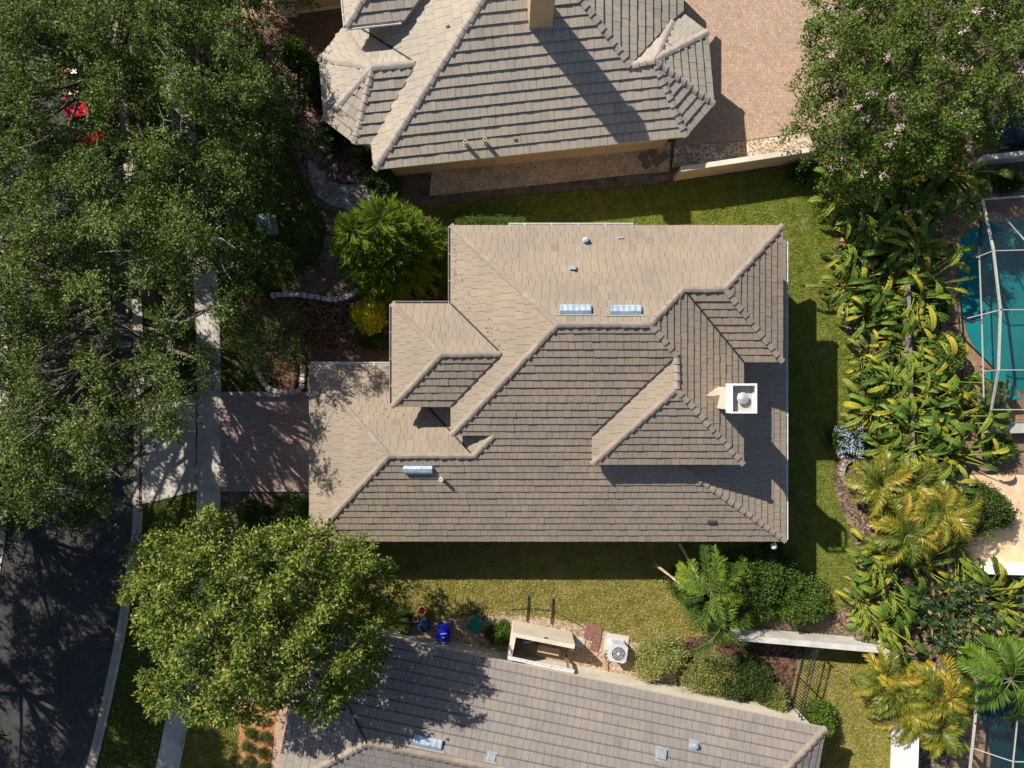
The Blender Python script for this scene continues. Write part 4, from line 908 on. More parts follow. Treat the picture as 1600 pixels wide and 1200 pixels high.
# ------------------------------------------------------------------ paddle leaved plants along the back boundary
def paddle(mb, o, az, el, pet, L, W, tint, bend, torn):
    """stalk, then a long blade folded along its rib; torn blades hang in strips"""
    p = np.array(o, float); e = el; pts = [p.copy()]
    for i in range(4):
        p = p + pet / 4 * np.array([math.cos(az) * math.cos(e), math.sin(az) * math.cos(e), math.sin(e)]); e -= .10; pts.append(p.copy())
    mb.tube([tuple(q) for q in pts], [.035, .03, .026, .022, .018], 5, 0, .55)
    n = 9; rib = [p.copy()]; es = []
    for i in range(n):
        e -= bend / n * (1 + i * .16); es.append(e); p = p + L / n * np.array([math.cos(az) * math.cos(e), math.sin(az) * math.cos(e), math.sin(e)]); rib.append(p.copy())
    prof = [.12, .62, .86, .97, 1, .97, .88, .72, .45, .04]; sd_ = np.array([-math.sin(az), math.cos(az), 0])
    for sgn in (-1, 1):
        roll = random.uniform(.05, .5); cur = random.uniform(-.1, .35); outer = []
        for i in range(n + 1):
            ee = es[min(i, n - 1)]; up = np.array([-math.cos(az) * math.sin(ee), -math.sin(az) * math.sin(ee), math.cos(ee)]); w_ = W * .5 * prof[i]
            mid = rib[i] + sgn * sd_ * w_ * .55 * math.cos(roll) + up * w_ * .55 * math.sin(roll)
            outer.append((mid, mid + sgn * sd_ * w_ * .45 * math.cos(roll - cur) + up * w_ * .45 * math.sin(roll - cur * 2.2)))
        for i in range(n):
            a, b_ = rib[i], rib[i + 1]; (m0, o0), (m1, o1) = outer[i], outer[i + 1]
            if torn > random.random():
                sh_ = random.uniform(.05, .35); g = random.uniform(.03, .3); dz = np.array([0, 0, -random.uniform(.0, .10)])
                o0 = o0 + (o1 - o0) * g + dz; m0 = m0 + (m1 - m0) * g * .5; o1 = o1 + dz * .6
            mb.add([a, b_, m1, m0], [(0, 1, 2, 3)], 0, tint + random.uniform(-.015, .015)); mb.add([m0, m1, o1, o0], [(0, 1, 2, 3)], 0, tint + random.uniform(-.015, .015))
def bop_meshes():
    lv = MB(); n = random.randint(27, 35); fan = random.uniform(0, 6.28)
    for i in range(n):
        az = fan + random.choice((0, math.pi)) + random.gauss(0, .75); el = random.uniform(.75, 1.35)
        r = random.random(); tint = random.uniform(.0, .48) if r < .83 else random.uniform(.58, .70) if r < .90 else random.uniform(.78, 1.0)
        dead = tint > .75
        paddle(lv, (random.uniform(-.3, .3), random.uniform(-.3, .3), 0), az, el * (.6 if dead else 1), random.uniform(.7, 2.2) * (.55 if dead else 1), random.uniform(.85, 1.5), random.uniform(.19, .33) * (.6 if dead else 1), tint, random.uniform(.8, 2.3), random.choice((.1, .5, .9, 1.0)))
    return lv
protos = []
for i in range(9):
    t = thing('bird_of_paradise', '', 'plant'); lv = bop_meshes(); lv.build('foliage', lm_bop, t)
    lo_ = MB()
    for k in range(22): paddle(lo_, (random.uniform(-.35, .35), random.uniform(-.35, .35), 0), random.uniform(0, 6.28), random.uniform(.2, .7), random.uniform(.2, .6), random.uniform(.6, 1.0), random.uniform(.14, .28), random.uniform(.78, 1.0) if k < 5 else random.uniform(0, .3), random.uniform(.9, 1.6), .3)
    lo_.build('old_leaf', lm_bop, t); protos.append(t)
gb = 'paddle leaved plants along the back boundary'
bops = [((1325, 300), 1.0, 'paddle leaved plant at the top lawn corner under the flowering tree'), ((1370, 275), 1.1, 'paddle plant pushing yellow torn leaves out below the pink blossoms'), ((1425, 245), 1.05, 'paddle plant in the shade just under the flowering tree centre'), ((1490, 255), 1.2, 'paddle plant with long bright leaves nearest the dark parked car'), ((1500, 290), .95, 'paddle plant beside the shaded end of the pool cage'),
        ((1420, 310), 1.0, 'paddle plant with a yellow brown hanging leaf behind the back wall top'), ((1370, 335), .9, 'paddle plant close to the red mulch edge at the upper lawn'), ((1345, 385), .85, 'paddle plant whose dense small leaves overhang the lawn edge'), ((1395, 390), 1.0, 'paddle plant with yellow centre leaf between lawn and back wall'), ((1450, 395), 1.15, 'paddle plant whose raised leaf points toward the pool cage'),
        ((1340, 440), .9, 'bushy paddle plant above the small concrete block at the lawn edge'), ((1395, 440), 1.0, 'paddle plant with curled leaves halfway down the back wall'), ((1450, 440), 1.05, 'paddle plant with brown tips reaching the pool paving'), ((1375, 490), .85, 'shaded paddle plant beside the concrete block'), ((1425, 500), .8, 'paddle plant with pale leaf lying over the exposed wall top'),
        ((1370, 560), .75, 'low paddle plant with dark shade below the concrete block'), ((1410, 590), .85, 'paddle plant with dry pinkish litter below the wall gap'), ((1500, 600), 1.0, 'paddle plant with fern like leaf beside the teal deck chairs'), ((1385, 640), .95, 'paddle plant with spread leaves above the blue flowering shrub'), ((1440, 640), 1.1, 'paddle plant with a pointed yellow leaf in the middle of the row'), ((1500, 655), 1.15, 'big paddle plant whose ribs reach the lower pool deck'),
        ((1535, 640), .9, 'paddle plant crossing the lower bar of the pool cage'), ((1400, 700), .9, 'paddle plant on the right of the blue flowering shrub'), ((1450, 705), 1.0, 'paddle plant above the golden palms'), ((1505, 710), 1.1, 'paddle plant with one long leaf over the patio edge'), ((1475, 755), .95, 'paddle plant in dappled shade on the patio edge'),
        ((1520, 865), .95, 'paddle plant spreading onto the sunny stone patio'), ((1385, 875), .9, 'paddle plant below the golden palms at the lawn edge'), ((1440, 880), 1.0, 'paddle plant above the rubber plant'), ((1395, 925), 1.0, 'broad leaf paddle plant left of the rubber plant'), ((1365, 955), .75, 'low paddle plant with a brown fallen leaf by the bare soil'), ((1550, 940), 1.05, 'paddle plant in front of the white patio wall'), ((1395, 985), .9, 'paddle plant at the end of the long white garden wall'), ((1590, 960), 1.0, 'paddle plant with a yellow leaf at the right edge'),
        ((1418, 375), .9, 'paddle plant over the wall beside the yellow brown hanging leaf'), ((1440, 430), .85, 'paddle plant rooted on the pool side of the wall opposite the concrete block'), ((1422, 530), .85, 'paddle plant on the lawn side of the wall below the pale leaf'), ((1440, 700), .9, 'paddle plant at the wall end touching the golden palms'),
        ((1428, 350), .95, 'paddle plant straddling the upper end of the back wall'), ((1436, 545), .9, 'paddle plant filling the gap between the wall top and the light green shrub'), ((1430, 600), .95, 'paddle plant whose leaves hide the wall below the pool cage bar'), ((1432, 470), .9, 'paddle plant bending over the wall opposite the concrete block'), ((1428, 665), .9, 'paddle plant at the lower end of the back wall above the golden palms'),
        ((1420, 1030), .85, 'paddle plant above the lower golden palms'), ((1565, 1010), .9, 'paddle plant with one round pale leaf near the dark pool'), ((1480, 1120), .9, 'paddle plant leaning over the dark pool edge')]
for i, ((px, py), s, lab) in enumerate(bops):
    pr_ = protos[i % len(protos)]; o = pr_ if i < len(protos) else copy_tree(pr_)
    b = P(px, py, 1.5); o.location = (b.x, b.y, 0); o.rotation_euler = (0, 0, random.uniform(0, 6.28)); s *= 1.02; o.scale = (s, s, s * random.uniform(.85, 1.1)); tag(o, lab, 'plant', gb)
# rubber plant: whorls of stiff leaves
def rubber(px, py, lab, spots, h):
    b = P(px, py, h * .6); b.z = 0; t = thing('rubber_plant', lab, 'plant', b); ch_ = []; st = MB()
    for (qx, qy) in spots:
        z = h * random.uniform(.6, 1.05); c = P(qx, qy, z); st.tube([b, b.lerp(c, .5), c], [.04, .03, .02], 5); n = random.randint(9, 13); a0 = random.uniform(0, 6)
        a = a0 + np.arange(n) * 2.4; el = rng.uniform(.0, .8, n); ax = np.stack([np.cos(a) * np.cos(el), np.sin(a) * np.cos(el), np.sin(el)], 1)
        tn = np.where(rng.uniform(size=n) < .10, rng.uniform(.7, 1, n), rng.uniform(0, .5, n))
        ch_.append(leaf_arrays(np.tile(np.array(c), (n, 1)), ax, np.tile([0, 0, 1.0], (n, 1)) + rng.normal(0, .2, (n, 3)), rng.uniform(.26, .42, n), .125, tn))
    leaf_obj('foliage', ch_, lm_rub, t); st.build('stem', m_stem, t)
rubber(1490, 955, 'rubber plant with stiff glossy dark leaves and rusty tips in the back row', list(zip(*scatter(smooth_px([(1432, 935), (1460, 905), (1510, 905), (1555, 935), (1570, 985), (1540, 1025), (1490, 1030), (1450, 1005)], 2), 13))), 2.0)

# ------------------------------------------------------------------ leaf litter
def litter(name, poly, n, z, t0=.4, L=.09):
    xs = [p[0] for p in poly]; ys = [p[1] for p in poly]; x = rng.uniform(min(xs), max(xs), n * 2); y = rng.uniform(min(ys), max(ys), n * 2); k = in_poly(x, y, poly); x, y = x[k][:n], y[k][:n]
    p = lift(x, y, np.full(len(x), z)); a = rng.uniform(0, 6.28, len(x)); ax = np.stack([np.cos(a), np.sin(a), rng.uniform(-.05, .3, len(x))], 1)
    o = leaf_obj(name, [leaf_arrays(p, ax, np.tile([0, 0, 1.0], (len(x), 1)) + rng.normal(0, .2, (len(x), 3)), L * rng.uniform(.6, 1.4, len(x)), L * .5, rng.uniform(0, 1, len(x)))], lm_litter)
    tag(o, kind='stuff')
def roof_litter(pts, pl, n):
    cen = []
    for _ in range(n):
        (x0, y0), (x1, y1), wd = random.choice(pts); t = random.random(); cen.append(tuple(onplane(x0 + (x1 - x0) * t + random.gauss(0, wd), y0 + (y1 - y0) * t + random.gauss(0, wd), pl) + Vector((0, 0, .06))))
    c = np.array(cen); a = rng.uniform(0, 6.28, n); ax = np.stack([np.cos(a), np.sin(a), np.zeros(n)], 1)
    tag(leaf_obj('fallen_leaves', [leaf_arrays(c, ax, np.tile([0, 0, 1.0], (n, 1)) + rng.normal(0, .25, (n, 3)), rng.uniform(.05, .11, n), .045, rng.uniform(0, .8, n))], lm_litter), kind='stuff')
roof_litter([((500, 585), (590, 690), 9), ((520, 640), (610, 640), 12), ((680, 640), (740, 710), 4)], NW, 150)
roof_litter([((712, 420), (780, 545), 5), ((712, 380), (712, 470), 3)], W_, 60)
roof_litter([((520, 990), (640, 1010), 14), ((600, 1010), (720, 1150), 22)], yN, 120)
litter('fallen_leaves', [(1262, 262), (1303, 335), (1304, 450), (1340, 605), (1304, 745), (1341, 870), (1305, 960), (1480, 960), (1480, 300)], 2600, .06, L=.14)
litter('fallen_leaves', [(346, 470), (500, 460), (620, 440), (700, 420), (700, 480), (610, 545), (346, 611)], 900, .09)
litter('fallen_leaves', [(410, 110), (520, 60), (520, 200), (600, 300), (500, 330), (340, 300), (345, 100)], 900, .09)
litter('fallen_leaves', [(600, 955), (800, 948), (1000, 990), (1140, 975), (1140, 1080), (600, 1000)], 900, .08)
litter('fallen_leaves', [(190, 780), (345, 620), (345, 1200), (150, 1200)], 160, .125, L=.07)
litter('fallen_leaves', [(1270, 1010), (1390, 1010), (1395, 1160), (1390, 1200), (1250, 1200)], 250, .07)

# ------------------------------------------------------------------ grass blades over the lawns
lm_grass = leaf_mat('grass blades', [(.055, .095, .014), (.14, .19, .028), (.24, .265, .05), (.39, .33, .105), (.50, .38, .19)], .6, .25, .15)
def grass(poly, n, z, tint, L=.10):
    xs = [p[0] for p in poly]; ys = [p[1] for p in poly]; x = rng.uniform(min(xs), max(xs), n * 2); y = rng.uniform(min(ys), max(ys), n * 2)
    den = .5 + .28 * np.sin(x * .11 + y * .07) * np.sin(y * .13 - x * .05 + 1) + .22 * np.sin(x * .31 + 2 * np.sin(y * .2)) * np.sin(y * .37)
    k = in_poly(x, y, poly) & (rng.uniform(size=len(x)) < den + .25); x, y, den = x[k][:n], y[k][:n], den[k][:n]; m = len(x)
    a = rng.uniform(0, 6.28, m); ax = np.stack([np.cos(a), np.sin(a), rng.uniform(.25, 1.3, m)], 1)
    o = leaf_obj('grass', [leaf_arrays(lift(x, y, np.full(m, z)), ax, rng.normal(0, .5, (m, 3)) + np.array([0, 0, 1.0]), L * rng.uniform(.6, 1.5, m), .028, tint + (.5 - den) * .45 + rng.normal(0, .14, m))], lm_grass); tag(o, kind='stuff')
grass([(660, 325), (1050, 288), (1262, 264), (1303, 335), (1308, 380), (1303, 450), (1332, 560), (1338, 605), (1305, 715), (1304, 765), (1340, 870), (1336, 925), (1225, 966), (1150, 973), (1150, 800), (1150, 350), (700, 350)], 90000, .045, .36)
grass([(560, 820), (1145, 820), (1145, 975), (1050, 998), (1000, 1003), (915, 973), (860, 964), (740, 960), (600, 985)], 60000, .05, .66)
grass([(1257, 1020), (1380, 1010), (1348, 1070), (1375, 1130), (1393, 1160), (1390, 1220), (1250, 1220)], 16000, .045, .62)
grass([(346, 120), (440, 210), (503, 330), (440, 450), (346, 468)], 18000, .03, .34); grass([(292, 1122), (373, 1112), (368, 1220), (266, 1220)], 9000, .05, .5)
grass([(226, 792), (304, 770), (304, 900), (284, 1020), (260, 1110), (240, 1215), (152, 1215), (178, 1100), (212, 900)], 20000, .07, .36)
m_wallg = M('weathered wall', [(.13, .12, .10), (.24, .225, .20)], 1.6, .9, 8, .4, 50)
# ------------------------------------------------------------------ walls and fences
def wall_run(name, lab, a, b, h, t, mat, capm=None, base=0.0, cat='wall'):
    p, q = P(*a), P(*b); d = (q - p).normalized(); n = Vector((-d.y, d.x, 0)); L = (q - p).length; c = (p + q) / 2
    o = thing(name, lab, cat, p); mb = MB(); mb.frame_box(c, d, n, z_, (L, t, h - .06)); mb.build('wall_panel', mat, o)
    mb = MB(); mb.frame_box(c + z_ * (h - .06), d, n, z_, (L + .06, t + .05, .06)); mb.build('coping', capm or mat, o, bevel=.012); return o
wall_run('garden_wall', 'tan stucco garden wall along the shell bed, casting shade on the upper lawn', (1052, 280), (1272, 247), 1.7, .2, m_stucco, m_stucco_p)
wall_run('garden_wall', 'long white garden wall crossing below the arching palms toward the golden palms', (1136, 981), (1376, 1002), 1.4, .22, m_wallw)
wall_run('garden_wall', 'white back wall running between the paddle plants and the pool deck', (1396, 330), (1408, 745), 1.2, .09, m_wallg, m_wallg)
wall_run('garden_wall', 'white wall behind the sunny stone patio at the right edge', (1518, 881), (1680, 886), 1.3, .3, m_white)
wall_run('garden_wall', 'white wall stub standing at the bottom edge below the golden palms', (1397, 1120), (1392, 1290), 1.9, .3, m_white)
wall_run('garden_wall', 'low pale wall beside the dark parked car at the right edge', (1512, 258), (1680, 240), 1.2, .2, m_wallw)
wall_run('garden_wall', 'low grey pool wall at the lower end of the turquoise pool cage', (1535, 668), (1680, 664), .7, .5, m_wallw)
# black picket fence
fa, fb = P(1258, 998), P(1232, 1110); fd = (fb - fa).normalized(); fn = Vector((-fd.y, fd.x, 0)); fl = (fb - fa).length
fo = thing('picket_fence', 'black metal picket fence running from the white garden wall to the house', 'fence', fa)
for z in (.15, 1.15, 1.45):
    mb = MB(); mb.frame_box((fa + fb) / 2 + z_ * z, fd, fn, z_, (fl, .035, .04)); mb.build('rail', m_dark, fo)
mb = MB(); n = 24
for i in range(1, n): mb.frame_box(fa + fd * (fl * i / n) + z_ * .06, fd, fn, z_, (.022, .022, 1.5))
tag(mb.build('picket', m_dark, fo), kind='stuff')
for k in (0, .5, 1):
    mb = MB(); mb.frame_box(fa + fd * (fl * (.01 + .98 * k)), fd, fn, z_, (.06, .06, 1.6)); mb.build('post', m_dark, fo)

# ------------------------------------------------------------------ walled enclosure against the south house
ea_, eb_ = P(801, 969), P(893.5, 987.5); ed_ = (eb_ - ea_).normalized(); en = Vector((ed_.y, -ed_.x, 0)); el_ = (eb_ - ea_).length     # en points to the house
en = en if en.y < 0 else -en
enc = thing('walled_enclosure', 'pale stucco enclosure open to the sky against the lower house wall', 'enclosure', ea_)
mb = MB(); mb.frame_box((ea_ + eb_) / 2 + en * .1, ed_, en, z_, (el_, .2, 1.75)); mb.build('wall', m_stucco_p, enc)
mb = MB(); mb.frame_box(ea_ + ed_ * .1 + en * .85, ed_, en, z_, (.2, 1.3, 1.745)); mb.build('wall', m_stucco_p, enc)
mb = MB(); mb.frame_box(eb_ - ed_ * .06 + en * 1.25, ed_, en, z_, (.10, .10, 1.6)); mb.frame_box(eb_ - ed_ * .06 + en * .3, ed_, en, z_, (.10, .10, 1.6)); mb.frame_box(eb_ - ed_ * .06 + en * .78, ed_, en, z_, (.06, .85, .12)); mb.build('gate', plain('gate timber', (.20, .15, .10), .8), enc)
mb = MB(); mb.frame_box((ea_ + eb_) / 2 + ed_ * .1 - en * .02 + z_ * 1.62, ed_, en, z_, (.14, .05, .09)); mb.build('wall_outlet', m_dark, enc)
mb = MB(); mb.frame_box((ea_ + eb_) / 2 + en * .8 + z_ * .05, ed_, en, z_, (el_ - .45, 1.15, .03)); mb.build('slab', plain('enclosure slab', (.22, .18, .13), .9), enc)
wt = thing('water_softener', 'blue grey equipment tanks standing in the shaded corner of the walled enclosure', 'tank', ea_ + ed_ * .55 + en * .6)
mb = MB(); mb.lathe(ea_ + ed_ * .6 + en * .55 + z_ * .08, [(.18, 0), (.19, .1), (.19, .95), (.12, 1.1), (.05, 1.15)], 16); mb.build('tank', plain('tank blue', (.05, .10, .16), .4), wt)
mb = MB(); mb.lathe(ea_ + ed_ * 1.2 + en * .5 + z_ * .08, [(.2, 0), (.21, .1), (.21, .7), (.2, .74), (.05, .76)], 16); mb.build('tank', plain('tank dark', (.04, .06, .09), .4), wt)
mb = MB(); mb.tube([tuple(ea_ + ed_ * .6 + en * .55 + z_ * 1.2), tuple(ea_ + ed_ * .9 + en * .5 + z_ * 1.25), tuple(ea_ + ed_ * 1.2 + en * .5 + z_ * .85)], .025, 6); mb.build('pipe', m_white, wt)
bx = thing('timber_bench', 'tan timber bench inside the sunny end of the walled enclosure', 'bench', ea_ + ed_ * 1.9 + en * 1.0)
mb = MB(); mb.frame_box(ea_ + ed_ * 2.0 + en * .95 + z_ * .5, ed_, en, z_, (1.1, .35, .05)); mb.build('seat', plain('bench timber', (.42, .30, .19), .8), bx, bevel=.01)
for k in (-.48, .48):
    mb = MB(); mb.frame_box(ea_ + ed_ * (2.0 + k) + en * .95 + z_ * .08, ed_, en, z_, (.06, .3, .42)); mb.build('leg', plain('bench leg', (.36, .27, .18), .8), bx)
# black tubular frame on the dry lawn
rl = thing('metal_frame', 'black tubular metal frame with two cross bars lying on the dry side lawn', 'metal frame', P(826, 950))
pts = [P(797, 953, .09), P(826, 951, .09), P(862, 954, .09), P(912, 980, .09)]
mb = MB(); mb.tube(pts, .022, 6); mb.build('rail', m_dark, rl)
for (px, y0, y1) in ((825, 931, 971), (863, 935, 975)):
    mb = MB(); mb.tube([P(px + 1, y0, .14), P(px, (y0 + y1) / 2, .16), P(px - 2, y1, .12)], .035, 6); mb.build('cross_bar', m_dark, rl)

# ------------------------------------------------------------------ air conditioner
ac = P(964, 1016, .5); ac.z = 0; rot = R(-9); ca, sa_ = math.cos(rot), math.sin(rot); ux_, uy_ = Vector((ca, sa_, 0)), Vector((-sa_, ca, 0))
a_ = thing('air_conditioner', 'light grey air conditioning unit with round fan grille beside the cream shrub', 'air conditioner', ac)
mb = MB(); mb.frame_box(ac + z_ * .03 + uy_ * .05, ux_, uy_, z_, (1.2, 1.2, .08)); mb.build('pad', m_conc, a_, bevel=.01)
acp = plain('grey enamel', (.48, .49, .52), .4)
def oct_(r, c=.22): return [(r, r * c - r * .0), (r, -r * (1 - c) + r * c * 0), (r * (1 - c), -r), (-r * (1 - c), -r), (-r, -r * (1 - c)), (-r, r * (1 - c)), (-r * (1 - c), r), (r * (1 - c), r), (r, r * (1 - c))]
def ring_poly(r): return [tuple((ac + ux_ * x + uy_ * y))[:2] for x, y in [(r, -r * .75), (r * .75, -r), (-r * .75, -r), (-r, -r * .75), (-r, r * .75), (-r * .75, r), (r * .75, r), (r, r * .75)]][::-1]
mb = MB(); mb.prism(ring_poly(.42), .11, .86); mb.prism(ring_poly(.45), .862, .93); mb.prism(ring_poly(.44), .11, .2); mb.build('cabinet', acp, a_, bevel=.015)
gr = MB(); gr.lathe(ac + z_ * .925, [(.33, 0), (.33, .012), (0, .014)], 28); gro = gr.build('fan_opening', m_dark, a_)
gr = MB()
for k in range(5):
    an = k * 2 * math.pi / 5; d1 = ux_ * math.cos(an) + uy_ * math.sin(an); d2 = ux_ * math.cos(an + .55) + uy_ * math.sin(an + .55); gr.add([ac + z_ * .944 + d1 * .08, ac + z_ * .944 + d1 * .29, ac + z_ * .950 + d2 * .29, ac + z_ * .950 + d2 * .1], [(0, 1, 2, 3)])
gr.build('fan_blade', plain('blade grey', (.16, .19, .23), .4, .3), gro)
gr = MB()
for r in (.33, .25, .17): gr.tube([ac + z_ * .965 + ux_ * (r * math.cos(t * .2618)) + uy_ * (r * math.sin(t * .2618)) for t in range(25)], .009, 4)
for k in range(12): gr.tube([ac + z_ * .967, ac + z_ * .967 + (ux_ * math.cos(k * .5236) + uy_ * math.sin(k * .5236)) * .34], .006, 4)
gr.build('grille', acp, gro)
gr = MB(); gr.lathe(ac + z_ * .965, [(.075, 0), (.075, .03), (0, .04)], 16); gr.build('hub', m_stucco_p, gro)
mb = MB(); mb.tube([ac - uy_ * .38 + z_ * .3 - ux_ * .2, ac - uy_ * .75 + z_ * .25 - ux_ * .45, ac - uy_ * 1.05 + z_ * .4 - ux_ * .5], .03, 6); mb.tube([ac - ux_ * .42 + z_ * .4 - uy_ * .1, ac - ux_ * .75 + z_ * .35 - uy_ * .25, ac - ux_ * .95 + z_ * .6 - uy_ * .4], .035, 6); mb.build('refrigerant_line', plain('copper line', (.30, .2, .13), .5), a_)
pv = [(922, 980), (934, 984), (919, 992), (932, 997), (929, 1010)]
m_red = M('red stepping stone', [(.16, .075, .06), (.24, .125, .10)], 6, .9, 6, .3, 30)
for i, (px, py) in enumerate(pv):
    q = P(px, py); mb = MB(); mb.box(q + z_ * .03, (.42, .40, .07), R(-14 + random.uniform(-4, 4))); tag(mb.build('stepping_stone', m_red, org=q, bevel=.012), 'square red stepping stone between the enclosure and the air conditioner', 'paver', 'red stones beside the air conditioner')
for i, (px, py) in enumerate(((1004, 246), (1019, 240), (1010, 258), (1026, 253), (1037, 245))):
    q = P(px, py); mb = MB(); mb.box(q + z_ * .03, (.42, .40, .07), R(42)); tag(mb.build('stepping_stone', M('brown stepping stone', [(.15, .10, .08), (.22, .15, .11)], 6, .9), org=q, bevel=.012), 'square brown stepping stone at the end of the gravel strip', 'paver', 'brown stones on the gravel strip')
pb = P(905, 1003); mb = MB(); mb.box(pb + z_ * .03, (.55, .5, .06), R(-12)); tag(mb.build('concrete_slab', m_conc, org=pb, bevel=.01), 'pale concrete slab crossed by the shade of the enclosure', 'slab')

# ------------------------------------------------------------------ bins and pots
def bin_(px, py, rz, body, lab, text, s=1.0):
    b = P(px, py, .7); b.z = 0; o = thing('wheeled_bin', lab, 'bin', b); c, n = math.cos(rz), math.sin(rz); x, y = Vector((c, n, 0)), Vector((-n, c, 0))
    def q(sx, sy, z): return [b + x * (i * sx) + y * (j * sy) + z_ * z for i, j in ((-1, -1), (1, -1), (1, 1), (-1, 1))]
    mb = MB(); v = q(.23 * s, .26 * s, .06) + q(.29 * s, .34 * s, .98); mb.add(v, [(3, 2, 1, 0), (4, 5, 6, 7), (0, 1, 5, 4), (1, 2, 6, 5), (2, 3, 7, 6), (3, 0, 4, 7)]); mb.build('body', body, o, bevel=.03)
    mb = MB(); mb.frame_box(b + z_ * .99, x, y, z_, (.64 * s, .72 * s, .05)); mb.frame_box(b + z_ * 1.042 + y * .02, x, y, z_, (.52 * s, .56 * s, .03)); li = mb.build('lid', body, o, bevel=.02)
    for k in (-1, 1):
        mb = MB(); mb.lathe(b + x * (k * .29 * s) + y * .30 + z_ * .12 - x * .03, [(.0, 0), (.12, 0), (.12, .06), (0, .06)], 14, axis=x); mb.build('wheel', m_black, o)
    mb = MB(); mb.tube([b + x * -.25 + y * .36 * s + z_ * .95, b + x * -.25 + y * .42 * s + z_ * .98, b + x * .25 + y * .42 * s + z_ * .98, b + x * .25 + y * .36 * s + z_ * .95], .018, 6); mb.build('handle', m_dark if not text else body, o)
    if text:
        mb = MB()
        for k in range(6): mb.frame_box(b + z_ * 1.074 + x * (-.13 + k * .05) + y * .06, x, y, z_, (.032, .06 if k % 2 else .045, .004))
        for k in range(2): mb.frame_box(b + z_ * 1.074 + x * (-.02 + k * .05) - y * .12, x, y, z_, (.03, .05, .004))
        mb.build('printed_mark', m_white, li)
bin_(694, 988, R(0), plain('blue plastic', (.008, .012, .40), .35), 'blue wheeled recycling bin with white print on its lid', True)
bin_(743, 974, R(-32), plain('green plastic', (.004, .17, .10), .35), 'green wheeled bin turned at an angle beside the dry lawn', False, .95)
def pot(px, py, prof, mat, lab, tilt=None):
    b = P(px, py, .35); b.z = .03; mb = MB(); mb.lathe(b, prof, 22, axis=tilt or z_, cap=False); mb.lathe(b + (tilt or z_).normalized() * prof[-1][1], [(0, 0), (prof[-1][0], 0.0)], 22, cap=False)
    tag(mb.build('garden_pot', mat, org=b, smooth=True), lab, 'pot')
m_terra = M('terracotta', [(.42, .17, .09), (.55, .26, .15)], 6, .8); m_blueg = M('blue glaze', [(.006, .03, .07), (.02, .07, .13)], 5, .12, spec=.6)
pot(663, 977, [(0, 0), (.22, .01), (.31, .2), (.33, .4), (.28, .62), (.17, .74), (.05, .78), (0, .785)], m_blueg, 'round dark blue glazed jar beside the blue bin')
pot(663, 958, [(0, 0), (.16, .01), (.22, .3), (.25, .45), (.20, .47), (.17, .42), (.13, .1)], m_terra, 'larger terracotta pot leaning beside the dark blue jar', Vector((-.25, .35, 1)))
pot(649, 968, [(0, 0), (.12, .01), (.14, .2), (.17, .32), (.13, .34), (.11, .3), (.09, .08)], M('pink clay', [(.55, .32, .24), (.66, .42, .33)], 6, .8), 'small pinkish clay pot next to the dark blue jar')
pot(636, 968, [(0, 0), (.12, .01), (.16, .2), (.17, .28), (.13, .28), (.11, .1)], m_terra, 'small brown clay pot half hidden under the magnolia tip')

# ------------------------------------------------------------------ edging stones, ring, block, utility box
m_stone = M('whitewashed stone', [(.42, .42, .41), (.62, .61, .59)], 4, .85, 7, .5, 25, big=(1.5, (.22, .2, .18), .6))
def edging(line, lab, grp):
    for i, (px, py) in enumerate(line):
        q = P(px, py); j = min(i + 1, len(line) - 1); k = max(i - 1, 0); a = math.atan2(-(line[j][1] - line[k][1]), line[j][0] - line[k][0])
        mb = MB(); mb.box(q + z_ * .02, (.28 * random.uniform(.85, 1.05), .26 * random.uniform(.85, 1.1), .22 * random.uniform(.85, 1.15)), a + random.uniform(-.12, .12)); tag(mb.build('edging_stone', m_stone, org=q, bevel=.05), lab, 'edging stone', grp)
def along(px, step):
    p = smooth_px(px, 12, False); out = [p[0]]; acc = 0
    for a, b in zip(p, p[1:]):
        acc += math.hypot(b[0] - a[0], b[1] - a[1])
        if acc >= step: out.append(b); acc = 0
    return out
edging(along([(428, 462), (455, 460), (485, 463), (515, 468), (535, 467), (550, 461), (561, 455)], 8.5), 'whitewashed edging stone in the wavy row above the planter bed', 'wavy row of edging stones')
edging(along([(402, 575), (410, 592), (422, 607), (440, 613), (462, 612), (472, 606), (474, 590), (475, 576)], 8.5), 'whitewashed edging stone in the curved row beside the driveway', 'curved row of edging stones')
ro = thing('stone_ring', 'curved ring of grey edging blocks in the mulch under the golden palm', 'stone ring', P(1340, 735)); rc = P(1337, 738)
for k in range(13):
    an = R(60 + k * 18); q = rc + Vector((math.cos(an), math.sin(an), 0)) * .72; mb = MB(); mb.box(q + z_ * .02, (.2, .22, .18), an + math.pi / 2); mb.build('block', M('grey block', [(.25, .22, .19), (.38, .34, .3)], 5, .9), ro, bevel=.02)
q = P(1322, 493); mb = MB(); mb.box(q + z_ * .02, (.6, .36, .28), R(-3)); tag(mb.build('concrete_block', m_conc, org=q, bevel=.02), 'single pale concrete block at the lawn edge by the paddle plants', 'block')
q = P(1346, 905); mb = MB(); mb.tube([q + Vector((-.2, -.25, .08)), q + Vector((.2, .25, .12))], .05, 6); tag(mb.build('dry_husk', m_sand, org=q), 'pale dry husk lying on the bare soil at the lawn edge', 'husk')
ub = P(415, 349, .5); ub.z = 0; o = thing('utility_box', 'pale green utility box standing on the shaded front lawn beside the oaks', 'utility box', ub)
m_ub = plain('pale green paint', (.24, .36, .35), .5); mb = MB(); mb.box(ub + z_ * .02, (.86, .98, .1), R(8)); mb.build('pad', m_conc, o)
mb = MB(); mb.box(ub + z_ * .12, (.60, .76, .6), R(8)); mb.build('cabinet', m_ub, o, bevel=.03); mb = MB(); mb.box(ub + z_ * .725, (.66, .82, .06), R(8)); mb.build('lid', plain('pale lid', (.50, .64, .64), .5), o, bevel=.02)
